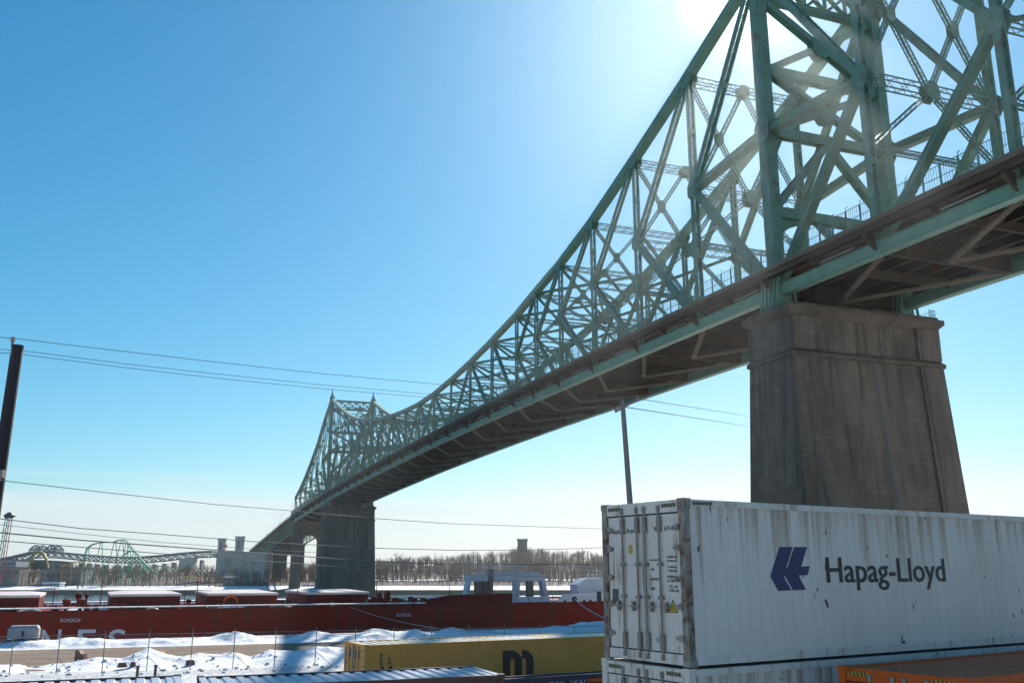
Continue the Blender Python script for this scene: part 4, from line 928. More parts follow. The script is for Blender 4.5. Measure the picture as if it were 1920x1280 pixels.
for u, w_, h_ in ((215,.7,.5),(230,.5,.55),(373,.6,.6),(355,1.0,.4),(700,.6,.9),(712,.3,1.5),(726,.35,1.7),(870,.5,.6),(905,.5,.7)):
    t, _ = tship(u, 1140, 2.2); g = MB(HO); sbox(g, t-w_, t+w_, 2.0, 2.7, ZD+.002, ZD+h_); sbox(g, t-w_*.5, t+w_*.5, 2.1, 2.6, ZD+h_, ZD+h_+.25); g.build('deck_winch', HULD, ship)
# aft red bulwark and white stern house
ta_, _ = tship(690,1133); tb_, _ = tship(965,1130); 
g = MB(HO); 
pts = [sp3(tship(800,1130)[0], .3, ZD), sp3(tship(800,1130)[0], .3, ZD+.8), sp3(tship(845,1118)[0], .3, ZD+1.35), sp3(tship(962,1115)[0], .3, ZD+1.5), sp3(tship(962,1115)[0], .3, ZD)]
g.prism(pts, SN*.35); g.build('bulwark', HULD, ship, fix=True)
ta_ = tship(1043,1129)[0]; tc_ = tship(1057,1114)[0]; za__ = sheer(ta_); zc = tship(1060,1113.5)[1]
g = MB(HO); g.prism([sp3(ta_, -.03, za__), sp3(118, -.03, sheer(118)), sp3(118, -.03, zc+.25), sp3(tc_, -.03, zc)], SN*.3); g.build('white_bulwark', SHW, ship, fix=True)
for u, v, r in ((1077,1123,.42),(1059,1127,.22),(1095,1126,.2),(1107,1126,.2)):
    t, z = tship(u, v); g = MB(HO); g.tube([sp3(t, -.08, z), sp3(t, .1, z)], r, 16); g.build('hawse_hole', GASK, ship)
t, z = tship(1123, 1117); g = MB(HO); sbox(g, t-.35, t+.35, -.06, 0, z-.7, z+.7); g.build('side_door', GASK, ship)
# white deck house steps
ua = tship(1090, 1095, 5); ub = tship(1100, 1083, 5); g = MB(HO)
g.prism([sp3(ua[0]-.6, 5, ZD), sp3(118, 5, ZD), sp3(118, 5, ub[1]), sp3(ub[0], 5, ub[1]), sp3(ua[0]-.6, 5, ua[1])], SN*2.6); g.build('deck_house', SHW, ship, fix=True)
for k in range(7):
    t0_ = ub[0]+.3+k*.75; g = MB(HO); g.bar(sp3(t0_, 4.95, ub[1]), sp3(t0_, 4.95, ub[1]+1.1), SN, .06, .06); g.bar(sp3(t0_, 4.95, ub[1]+1.1), sp3(t0_+.75, 4.95, ub[1]+1.1), SN, .05, .06); g.bar(sp3(t0_, 4.95, ub[1]+.55), sp3(t0_+.75, 4.95, ub[1]+.55), SN, .05, .05); g.build('guard_rail', SHW, ship)
# white gantry frame (boom support)
n_ = 9.
def sq_(u, v, n=n_): t, z = tship(u, v, n); return t, z
A0 = sq_(878,1077); A1 = sq_(1022,1077); g = MB(HO)
zt = A0[1]; zbm = sq_(900,1089)[1]
g.prism([sp3(A0[0], n_, zbm), sp3(A1[0], n_, zbm), sp3(A1[0], n_, zt), sp3(A0[0], n_, zt)], SN*1.6); g.build('gantry_beam', SHW, ship, fix=True)
for (u0, u1, ub0, ub1) in ((878,884,870,877), (968,976,965,973), (1016,1022,1022,1031)):
    g = MB(HO); zz = ZD; a = sq_(u0, 1089)[0]; b = sq_(u1, 1089)[0]; c = sq_(ub0, 1112)[0]; d = sq_(ub1, 1112)[0]
    g.prism([sp3(c, n_, zz), sp3(d, n_, zz), sp3(b, n_, zbm), sp3(a, n_, zbm)], SN*1.4); g.build('gantry_leg', SHW, ship, fix=True)
g = MB(HO); a = sq_(963,1118,1.)[0]; b = sq_(1030,1118,1.)[0]; sbox(g, a, b, 1., 2.2, ZD, ZD+.95); g.build('white_locker', SHW, ship)
for u in (899, 914, 996): g = MB(HO); t = sq_(u, 1100)[0]; sbox(g, t-.5, t+.5, n_+.2, n_+1., ZD, zbm); g.build('boom_post', SHB, ship)
# boom railing on top of the beam
g = MB(HO); a = sq_(898,1075)[0]; b = sq_(990,1075)[0]; nn = 22
for k in range(nn+1): t = a+(b-a)*k/nn; g.bar(sp3(t, n_+.1, zt), sp3(t, n_+.1, zt+1.25), SN, .06, .06)
for z in (.42, .83, 1.25): g.bar(sp3(a, n_+.1, zt+z), sp3(b, n_+.1, zt+z), SN, .05, .05)
g.build('boom_railing', SHW, ship)
g = MB(HO); sbox(g, a+1, b+2, n_+.3, n_+2.2, zt+.004, zt+.35); g.build('boom_deck', SHW, ship)
t_, z_ = sq_(920,1079); g = MB(HO); sbox(g, t_-.35, t_+.35, n_-.2, n_-.02, ZD, zt+.8); g.build('ladder_mast', SHB, ship)
# writing on the hull
WLET = mat('hull_white_lettering', (.55,.58,.64), .5)
def hullword(txt, u0, v0, u1, v1, bold=.008):
    a, z0 = tship(u0, v0); b, z1 = tship(u1, v1); lettering(txt, z1-z0, tuple(sp3(a, -.022, z0)-HO), SE, SU, WLET, ship, width=b-a, bold=bold)
hullword('3CH|2CH', 111.5, 1165.5, 150, 1158.5); hullword('2CH|1CH', 743, 1155, 770, 1148.5)
for ch_, u0, u1 in (('L', -50, -22), ('I', 12, 20), ('N', 75, 112), ('E', 141, 175), ('S', 202, 234)):
    a, z1 = tship(u0, 1179.5); b, _ = tship(u1, 1179.5); hgt = 2.9
    lettering(ch_, hgt, tuple(sp3(a, -.024, z1-hgt)-HO), SE, SU, WLET, ship, width=b-a, bold=.006)
# heaps of snow and small fittings left on the deck between the hatches
rd = random.Random(21)
for i in range(26):
    t = rd.uniform(-12, 78); n = rd.choice([1.6, 2.4, 3.0, 20.2]); w = rd.uniform(.5, 1.9); hh = rd.uniform(.2, .62); g = MB(HO); k = 9
    ring = [[sp3(t+w*f*math.cos(6.283*j/k)*rd.uniform(.8, 1.2), n+w*.5*f*math.sin(6.283*j/k)*rd.uniform(.8, 1.2), ZD+hh*z) for j in range(k)] for f, z in ((1, .001), (.72, .6), (.3, .95))]
    vs = sum(ring, []); fs = [(a*k+j, a*k+(j+1) % k, (a+1)*k+(j+1) % k, (a+1)*k+j) for a in (0, 1) for j in range(k)]+[tuple(range(2*k, 3*k))]; g.raw(vs, fs); g.build('snow_heap', SNOW, ship, smooth=True)
for i in range(40):
    t = rd.uniform(-18, 84); n = rd.uniform(1.4, 3.2); w = rd.uniform(.12, .5); hh = rd.uniform(.3, 1.0)
    if rd.random() < .5:
        g = MB(HO); c = sp3(t, n, ZD); g.tube([c, c+UP*hh*.7, c+UP*hh*.72, c+UP*hh], [w*.45, w*.45, w*.7, w*.6], 9); g.build('deck_bollard', HULD, ship)
    else:
        g = MB(HO); sbox(g, t-w, t+w, n, n+.5, ZD+.003, ZD+hh*.6); sbox(g, t-w*.4, t+w*.3, n+.1, n+.4, ZD+hh*.6, ZD+hh*.9); g.build('deck_box', HULD if i % 3 else SHB, ship)
for u, h in ((98,2.6),(187,3.4),(345,2.2),(367,4.0),(556,2.4),(705,4.5),(842,2.8)):
    t, _ = tship(u, 1140, 3.); g = MB(HO); g.tube([sp3(t, 3., ZD), sp3(t, 3., ZD+h)], [.07, .04], 6); g.bar(sp3(t-.35, 3., ZD+h*.8), sp3(t+.35, 3., ZD+h*.8), SN, .06, .06); g.build('deck_mast', HULD, ship)
# mooring ropes
ROPE = mat('mooring_rope', (.33,.33,.35), .8)
def rope(p, q, sag, r, label, name='mooring_rope', cat='rope', group='mooring ropes of the ship', m=ROPE, n=24):
    g = MB(); pts = [p+(q-p)*(i/n)-UP*(sag*4*(i/n)*(1-i/n)) for i in range(n+1)]; g.tube(pts, r, 5); return put(g.build(name, m), label, cat, group)
t, z = tship(1077, 1123); rope(sp3(t, -.1, z), Vector((G(1185,1175,2.).x*1.0, G(1185,1175,2.).y, 2.)), .5, .09, 'thick mooring rope leaving the white stern hole towards the container')
t, z = tship(655, 1137); rope(sp3(t, -.1, z), D(960, 1186, 96), .8, .03, 'thin mooring rope slanting across the hull to the right')

# ------------------------------------------------------------------ utility poles and overhead lines
WOODD = mat('dark_pole_wood', (.018,.014,.018), .8, var=(.03,.022,.022), vscale=3, stretch=(1,1,.1))
WOODG = mat('grey_pole_wood', (.34,.28,.25), .85, var=(.20,.165,.15), vscale=3, stretch=(1,1,.1), bump=.004, bscale=20)
INS = mat('insulator', (.30,.22,.22), .3)
pt = D(32.5, 652, 22); pb_ = D(-12, 960, 22); dirp = (pt-pb_).normalized(); foot = pb_-dirp*((pb_.z)/dirp.z)
pole1 = empty('utility_pole', foot, 'thick black utility pole at the left edge of the picture', 'utility pole', 'utility poles')
g = MB(foot); g.tube([foot, pt], [.19, .135], 14); g.build('post', WOODD, pole1)
g = MB(foot); g.tube([pt, pt+dirp*.06], [.148, .15], 14); g.build('pole_cap', WOODD, pole1)
a = D(22.5, 681, 21.9); b = D(24, 640, 21.9)
g = MB(foot); g.tube([a, D(23.5, 642, 21.9)], .03, 6); g.build('pin_bracket', WOODG, pole1)
tp = D(24, 636, 21.9); g = MB(foot); g.tube([tp-UP*.08, tp-UP*.05, tp-UP*.01, tp+UP*.0, tp+UP*.04, tp+UP*.06], [.03, .055, .055, .035, .055, .03], 10); g.build('insulator', INS, pole1)
a = D(2, 881, 21.7); g = MB(foot); g.box((a.x-.3, a.y-.08, a.z-.18), (a.x+.09, a.y+.08, a.z)); g.build('junction_box', WOODG, pole1)
g = MB(foot); q = D(-1, 897, 21.7); g.tube([q+UP*.03, q-UP*.06], [.05,.04], 8); g.build('insulator', INS, pole1)
p2t = D(1167.5, 757, 43); p2b = D(1181, 940, 43); dir2 = (p2t-p2b).normalized(); foot2 = p2b-dir2*(p2b.z/dir2.z)
pole2 = empty('utility_pole', foot2, 'slim grey utility pole standing behind the white container stack', 'utility pole', 'utility poles')
g = MB(foot2); g.tube([foot2, p2t], [.19, .11], 12); g.build('post', WOODG, pole2)
g = MB(foot2); g.bar(D(1153, 772, 43), D(1197, 748, 43), UP, .1, .1); g.build('crossarm', WOODG, pole2)
for u, v in ((1155, 768), (1167.5, 754), (1195, 746)): q = D(u, v, 43); g = MB(foot2); g.tube([q-UP*.1, q, q+UP*.12], [.03, .06, .03], 8); g.build('insulator', INS, pole2)
WIR = mat('overhead_wire', (.10,.12,.14), .5)
def wire(pts, r, label):
    """wire through picked points of known depth (a span hangs between its poles)"""
    g = MB(); P_ = [Vector(p) for p in pts]; out_ = []
    for i in range(len(P_)-1):
        for k in range(10): out_.append(P_[i].lerp(P_[i+1], k/10))
    out_.append(P_[-1]); g.tube(out_, r*.75, 5); return put(g.build('overhead_wire', WIR), label, 'wire', 'overhead wires')
def dep(u): return 22+(43-22)*max(-.2, min(1.6, (u-24)/1144.))
def wpts(l): 
    r = []
    for u, v in l:
        Y = 1/((1-(u-24)/1144.)/22.+((u-24)/1144.)/43.) if u < 1300 else None; r.append(D(u, v, Y))
    return r
wire(wpts([(-60,628),(24,634),(210,656),(400,678),(600,700),(820,720),(1000,735),(1167,753)]), .011, 'topmost thin overhead wire, held by the insulator on the black pole')
wire(wpts([(-60,650),(47,658),(235,682),(400,700),(600,721),(800,738),(1000,754),(1155,767)]), .010, 'second overhead wire from the top, left of the truss')
wire(wpts([(-60,656),(47,665),(235,689),(400,708),(600,728),(790,744),(1000,760),(1155,769)]), .010, 'third overhead wire from the top, just under the second')
wire(wpts([(-60,895),(8,901),(200,923),(400,945),(545,957),(710,972),(840,981),(1129,991),(1178,993)]), .012, 'lone overhead wire crossing the pale sky band')
wire(wpts([(-60,965),(0,972),(150,990),(300,1001),(480,1015),(700,1027),(850,1031),(1000,1030.5),(1129,1026),(1180,1023)]), .014, 'upper wire of the low bundle, above the roller coaster')
wire(wpts([(-60,980),(10,984),(150,1000),(300,1016),(480,1029),(600,1036)]), .009, 'faint second wire of the low bundle ending at the far pier')
wire(wpts([(-60,993),(0,998),(150,1012),(300,1023),(480,1036),(700,1052),(850,1057),(1000,1057.5),(1129,1057),(1180,1056)]), .021, 'heaviest cable of the low bundle')
wire(wpts([(-60,1008),(0,1013),(150,1025),(300,1037),(480,1050),(700,1067),(850,1074),(1000,1080),(1129,1082.5),(1180,1083)]), .014, 'lowest wire of the low bundle, crossing the tree line')
# spans behind the pier to the right
def wp2(l):
    r = []
    for u, v in l: f = max(0, (u-1168)/760.); r.append(D(u, v, 43+f*330))
    return r
wire(wp2([(1195,747),(1410,781),(1620,812),(1810,836),(1920,841),(2050,846)]), .03, 'upper overhead wire to the right of the slim pole passing behind the pier')
wire(wp2([(1167,762),(1410,800),(1620,828),(1810,847),(1920,852),(2050,856)]), .03, 'lower overhead wire to the right of the slim pole passing behind the pier')

# ------------------------------------------------------------------ far side of the river
def facade(g, x0, x1, y, z0, z1): pass
LBR = mat('pavilion_stone', (.66,.58,.50), .9, spec=.1, var=(.54,.47,.40), vscale=.2); DKW = mat('dark_window', (.03,.035,.04), .3); ROOFD = mat('dark_roof', (.10,.09,.085), .8)
# pavilion with twin turrets
PY = 600.
def D0(u, v, Y=PY): return D(u, v, Y)
pavo = D(440, 1085, PY); pav = empty('pavilion', (pavo.x, pavo.y, 0), 'pale stone pavilion with two octagonal turrets at the end of the bridge', 'building')
org = (pavo.x, pavo.y, 0)
def pbox(nm, m, u0, v0, u1, v1, Y, dep_, par=None):
    a = D(u0, v1, Y); b = D(u1, v0, Y); g = MB(org); g.box((a.x, Y, a.z), (b.x, Y+dep_, b.z)); return g.build(nm, m, par or pav)
mb = pbox('main_block', LBR, 402, 1035, 498, 1096, PY, 30)
for (u0, u1, vt, vb) in ((404.5, 419.5, 1010.5, 1050), (437, 454, 1006.5, 1050)):
    c = D((u0+u1)/2, vb, PY-.5); r = (D(u1, vb, PY).x-D(u0, vb, PY).x)/2; zt = D(0, vt, PY).z; g = MB(org)
    c0 = Vector((c.x, PY+r*.6, 0)); zz = D(0, 1096, PY).z
    g.tube([c0+UP*zz, c0+UP*(zt-2.2), c0+UP*(zt-2.0), c0+UP*zt], [r, r, r*1.07, r*1.07], 8); tw = g.build('turret', LBR, pav)
    for k in range(8): 
        a_ = k*math.pi/4; q = c0+Vector((math.cos(a_)*r*.95, math.sin(a_)*r*.95, zt)); g = MB(org); g.box((q.x-.5, q.y-.5, zt), (q.x+.5, q.y+.5, zt+.7)); g.build('merlon', LBR, tw)
    for dv in (9, 17):
        q = D((u0+u1)/2-1, vt+dv, PY); g = MB(org); g.box((c0.x-.35, c0.y-r*1.02-.1, q.z-1.2), (c0.x+.35, c0.y-r*.9, q.z+1.)); g.build('window', DKW, tw)
for i in range(9):
    u = 424+i*3.9 if i < 4 else None
for u, v0, v1 in [(426,1042,1072),(429,1042,1072),(432,1042,1072),(423,1042,1072),(457.5,1042,1048),(461,1042,1048),(457.5,1052.5,1058),(461,1052.5,1058),(449,1044,1047),(447,1054,1057),(442,1058,1061),(473,1053,1057),(477,1053,1057),(411,1063,1068),(408,1050,1055),(415,1050,1055)]:
    a = D(u-.75, v1, PY-.1); b = D(u+.75, v0, PY-.1); g = MB(org); g.box((a.x, PY-.12, a.z), (b.x, PY+.05, b.z)); g.build('window', DKW, pav)
pbox('parapet', LBR, 401, 1033.5, 499, 1036, PY-.4, 31); pbox('balcony', LBR, 398, 1037, 405, 1044, PY-2, 4)
g = MB(org); q = D(425, 1030, PY); g.tube([q, q+UP*4], .12, 5); g.build('flagpole', LAMPM, pav); g = MB(org); g.box((q.x-1.6, q.y-.03, q.z+1.5), (q.x, q.y+.03, q.z+3)); g.build('flag', mat('red_flag', (.5,.03,.03), .7), pav)
# distant bridge with a humped through truss
DB = mat('far_bridge_steel', (.13,.16,.17), .7); fo = D(200, 1060, 900)
fb = empty('distant_bridge', (fo.x, 900, 0), 'low grey steel bridge with a humped truss far behind the roller coaster', 'bridge'); org2 = (fo.x, 900, 0)
deck = [(-30,1052),(0,1049),(30,1043),(60,1036),(90,1034.5),(118,1036),(160,1040),(210,1044),(260,1045),(310,1041),(340,1037.5),(375,1034.5),(402,1033.5)]
for i in range(len(deck)-1):
    a = D(*deck[i], 900); b = D(*deck[i+1], 900); g = MB(org2); g.bar(a, b, Vector((0,1,0)), 14, 1.6); g.bar(a-UP*5.0, b-UP*5.0, Vector((0,1,0)), 10, .8); g.build('deck_span', DB, fb)
    n = max(2, int((b-a).length/7))
    for y in (-5, 5):
        g = MB(org2); o_ = Vector((0, y, 0))
        for k in range(n):
            p = a.lerp(b, k/n); q = a.lerp(b, (k+1)/n); g.bar(p+o_, (q+o_)-UP*5, Vector((0,1,0)), .6, .8); g.bar(p+o_-UP*5, q+o_, Vector((0,1,0)), .6, .8)
        g.build('web_truss', DB, fb)
for u0, u1 in ((60, 85), (89, 114)):
    a = D(u0, 1036, 900); b = D(u1, 1036, 900); h = D(0, 1023, 900).z-a.z
    for y in (-6, 6):
        g = MB(org2); arc = [a.lerp(b, k/8)+Vector((0, y, h*math.sin(math.pi*(.12+.76*k/8))*1.05)) for k in range(9)]
        for k in range(8): g.bar(arc[k], arc[k+1], Vector((0,1,0)), .8, 1.1); g.bar(arc[k], a.lerp(b, k/8)+Vector((0,y,0)), Vector((0,1,0)), .5, .5); g.bar(arc[k+1] if k % 2 else arc[k], a.lerp(b, (k+(0 if k % 2 else 1))/8)+Vector((0,y,0)), Vector((0,1,0)), .5, .5)
        g.build('arch_truss', DB, fb)
for i, u in enumerate([8,30,48,66,84,92,98,104,110,116,122,128,134,155,170,185,200,222,240,258,275,292,310,328,345,352,380]):
    us = [d[0] for d in deck]; v = float(np.interp(u, us, [d[1] for d in deck])); a = D(u, v+5, 900)
    g = MB(org2); g.prism([(a.x-.9, 895, -3), (a.x+.9, 895, -3), (a.x+.6, 895, a.z-5.), (a.x-.6, 895, a.z-5.)], (0, 10, 0)); g.build('bridge_support', DB, fb)
for i, (u, h) in enumerate(((17,5),(24,4),(33,4),(134,4),(141,4),(149,4),(153,4))):
    pass
# stone abutment block
a = D(338, 1068, 890); b = D(362, 1046, 890); g = MB(org2); g.box((a.x, 885, -2), (b.x, 903, b.z)); g.build('abutment', LBR, fb)
# roller coaster
GC = mat('green_coaster_steel', (.05,.38,.22), .5); RY = 560.; co = D(225, 1090, RY)
rcs = empty('roller_coaster', (co.x, RY, 0), 'green steel roller coaster with a tall curved lift hill behind the bare trees', 'roller coaster'); orgc = (co.x, RY, 0)
track = [(158,1092),(157,1060),(159,1040),(164,1027),(172,1021),(184,1017.5),(200,1016),(213,1016),(220,1013),(229,1011.5),(236,1014),(243,1022),(251,1032),(259,1041),(267,1051),(276,1061),(286,1070),(297,1077),(310,1080)]
def trk(nm, pts, Y, off=1.0, r=.28, mm=GC, par=None, og=None):
    for s_ in (-1, 1):
        g = MB(og or orgc); g.tube([D(u, v, Y)+Vector((0, s_*off, 0)) for u, v in pts], r, 6); g.build(nm, mm, par or rcs)
trk('track_rail', track, RY)
trk('track_rail', [(230,1044),(236,1036),(245,1033),(254,1034.5),(260,1040),(266,1052),(272,1066),(282,1078)], RY+6, .8, .24)
trk('track_rail', [(186,1066),(210,1067),(235,1067),(255,1072),(275,1066),(300,1060),(320,1064),(333,1074),(345,1066),(355,1058),(368,1062),(378,1075)], RY+14, .8, .24)
trk('track_rail', [(300,1075),(308,1068),(316,1066),(321,1072),(318,1082)], RY+18, .8, .24)
tz = lambda u: float(np.interp(u, [p[0] for p in track[2:]], [p[1] for p in track[2:]]))
for i, u in enumerate((165, 190, 216, 229, 238, 243, 252, 262, 272, 284)):
    top = D(u, tz(u), RY); w = 1.5+(2.2 if i in (2, 3) else 1.2)
    for s_ in (-1, 1):
        g = MB(orgc); ft = Vector((top.x+s_*w, RY+s_*2, -1)); g.tube([ft, top+Vector((0, s_*1., 0))], .22, 6); g.build('support_leg', GC, rcs)
    g = MB(orgc)
    for f in (.35, .65): g.tube([Vector((top.x-w*(1-f), RY-2*(1-f), -1+(top.z+1)*f)), Vector((top.x+w*(1-f), RY+2*(1-f), -1+(top.z+1)*f))], .13, 5)
    g.build('cross_brace', GC, rcs)
g = MB(orgc)                                          # catwalk rail along the drop
g.tube([D(u+3, v-2, RY) for u, v in track[9:18]], .1, 5); g.build('catwalk_rail', GC, rcs)
# yellow arch ride and low buildings
YR = mat('yellow_ride_steel', (.50,.33,.03), .5)
yo = D(73, 1068, 520); ya = empty('arch_ride', (yo.x, 520, 0), 'yellow arched ride gate with dark opening at far left', 'amusement ride'); orgy = (yo.x, 520, 0)
for y in (0, 5):
    g = MB(orgy); pts = [D(52,1066,520+y), D(57,1056,520+y), D(60,1046,520+y), D(64,1038.5,520+y), D(70,1034.5,520+y), D(76,1034.5,520+y), D(82,1038.5,520+y), D(86,1046,520+y), D(88,1056,520+y), D(90,1064,520+y)]
    g.tube(pts, .75, 7); g.build('arch_tube', YR, ya)
for u in (59, 87): a = D(u, 1066, 520); b = D(u+.5 if u < 70 else u-1, 1045, 520); g = MB(orgy); g.tube([a, b], .6, 6); g.build('dark_leg', STL, ya)
a = D(60, 1067, 523); b = D(86, 1049, 523); g = MB(orgy); g.box((a.x, 523, a.z), (b.x, 524, b.z)); g.build('dark_backdrop', DKW, ya)
yo = D(140, 1058, 540); yl = empty('yellow_slide', (yo.x, 540, 0), 'long low yellow slide track slanting up between arch ride and roller coaster', 'amusement ride')
g = MB((yo.x, 540, 0)); g.tube([D(115,1061,540), D(135,1055,540), D(152,1051.5,540), D(165,1050,540)], .4, 6); g.build('slide_track', YR, yl)
for u, v in ((118,1060.5),(135,1055),(150,1052)): g = MB((yo.x, 540, 0)); q = D(u, v, 540); g.tube([q, Vector((q.x, q.y, -1))], .15, 5); g.build('support_leg', YR, yl)
yo = D(360, 1081, 540); yl = empty('yellow_slide', (yo.x, 540, 0), 'short low yellow ride track left of the pavilion', 'amusement ride')
g = MB((yo.x, 540, 0)); g.tube([D(340,1082,540), D(352,1080,540), D(368,1081.5,540), D(380,1083,540)], .35, 6); g.build('slide_track', YR, yl); g = MB((yo.x, 540, 0)); 
for u in (345, 360, 375): q = D(u, 1082, 540); g.tube([q, Vector((q.x, q.y, -1))], .15, 5)
g.build('support_leg', YR, yl)
GB = mat('grey_metal_building', (.30,.32,.33), .6); GB2 = mat('brown_flat_building', (.26,.22,.20), .8)
def building(name, u0, v0, u1, v1, Y, dep_, m, label, nwin=0, roof=True):
    a = D(u0, v1, Y); b = D(u1, v0, Y); z0 = -1.5; root = empty(name, ((a.x+b.x)/2, Y, z0), label, 'building'); og = ((a.x+b.x)/2, Y, z0)
    g = MB(og); g.box((a.x, Y, z0), (b.x, Y+dep_, b.z)); g.build('wall', m, root)
    g = MB(og); g.box((a.x-.4, Y-.4, b.z+.003), (b.x+.4, Y+dep_+.4, b.z+.5)); g.build('roof', ROOFD if not roof == 'snow' else SNOW, root)
    for k in range(nwin):
        x = a.x+(b.x-a.x)*(k+.5)/nwin; w = (b.x-a.x)/nwin*.28; zc = b.z-(b.z-max(a.z, z0))*.45; g = MB(og); g.box((x-w, Y-.06, zc-.8), (x+w, Y+.02, zc+.8)); g.build('window', DKW, root)
    return root
building('ribbed_hall', -20, 1049, 31, 1066, 560, 20, GB, 'grey ribbed metal hall at the far left edge', 9)
building('low_shed', -15, 1064, 38, 1082, 545, 10, GB2, 'low brown shed in front of the grey metal hall', 4)
building('flat_building', 74, 1065, 154, 1092, 560, 18, GB, 'long flat grey building left of the roller coaster', 8)
building('white_kiosk', 80, 1093, 112, 1101, 528, 6, SHW, 'small white kiosk on the snow behind the ship at far left', 5, 'snow')
building('small_house', 418, 1082, 440, 1091, 550, 8, GB2, 'little house with pale gable below the pavilion', 3, 'snow')
building('white_boathouse', 566, 1096, 590, 1103, 545, 6, SHW, 'white boathouse seen through the arch beside the distant pier', 3, 'snow')
# ride tower
RT = mat('red_tower_steel', (.42,.05,.06), .6)
to = D(4, 1060, 470); tw = empty('drop_tower', (to.x, 470, -1), 'thin red lattice drop tower with a dark top at the left edge', 'amusement ride'); ogt = (to.x, 470, -1)
zt = D(0, 971, 470).z
for sx in (-1, 1):
    for sy in (-1, 1): g = MB(ogt); g.bar((to.x+sx*1.1-.9, 470+sy*1.1, -1), (to.x+sx*1.1+.3, 470+sy*1.1, zt), Vector((0,1,0)), .3, .3); g.build('tower_leg', RT if sx > 0 else GC, tw)
g = MB(ogt); n = 22
for k in range(n):
    z0 = -1+(zt+1)*k/n; z1 = -1+(zt+1)*(k+1)/n; f0 = -.9+1.2*k/n; f1 = -.9+1.2*(k+1)/n; s_ = 1 if k % 2 else -1
    g.bar((to.x+f0+s_*1.1, 468.9, z0), (to.x+f1-s_*1.1, 468.9, z1), Vector((0,1,0)), .15, .2)
g.build('lattice', RT, tw)
g = MB(ogt); q = Vector((to.x+.3, 470, zt)); g.tube([q, q+UP*.8, q+UP*1.6, q+UP*2.6, q+UP*3.0], [1.8, 2.5, 2.2, 1.2, .3], 10); g.bar(q+UP*1.4-Vector((2.6,0,0)), q+UP*1.+Vector((3.2,0,0)), Vector((0,1,0)), .6, .5); g.build('tower_head', DKW, tw)
# water tower on the wooded hill
WT = mat('dark_stone_tower', (.13,.115,.10), .9, var=(.09,.08,.07), vscale=.3)
wo = D(979.5, 1045, 820); wt = empty('stone_water_tower', (wo.x, 820, 5), 'dark round stone water tower rising above the wooded hill', 'tower'); zt = D(0, 1010.5, 820).z
rr = (D(990,1040,820).x-D(969,1040,820).x)/2; c = Vector((wo.x, 820, 0))
g = MB((wo.x, 820, 5)); g.tube([c+UP*4, c+UP*(zt-1.8)], [rr*1.02, rr*.86], 20); g.build('tower_shaft', WT, wt)
g = MB((wo.x, 820, 5)); g.tube([c+UP*(zt-1.8), c+UP*(zt-1.0), c+UP*zt], [rr*.9, rr*.98, rr*.98], 20); g.build('parapet', WT, wt)
for k in range(14): a_ = 2*math.pi*k/14; q = c+Vector((math.cos(a_), math.sin(a_), 0))*rr*.9; g = MB((wo.x, 820, 5)); g.box((q.x-.4, q.y-.4, zt), (q.x+.4, q.y+.4, zt+.6)); g.build('merlon', WT, wt)
# lamp posts on the island road
for i, (u, v0, v1, lb) in enumerate(((736,1077,1108,'slim light mast on the island shore right of the distant pier'), (818,1076,1104,'slim light mast on the island shore left of the ship gantry'), (1108,1036,1075,'brown mast on the wooded slope near the white ship house'))):
    q = D(u, v1, 560); t_ = D(u, v0, 560); r = empty('light_mast', (q.x, 560, q.z-2), lb, 'mast', 'masts on the island'); g = MB((q.x, 560, q.z-2)); g.tube([q-UP*2, t_], .16, 6); g.build('pole', SHB if i == 2 else LAMPM, r)
    g = MB((q.x, 560, q.z-2)); g.bar(t_-Vector((.8,0,0)), t_+Vector((.8,0,0)), UP, .25, .25); g.build('lamp_head', LAMPM, r)

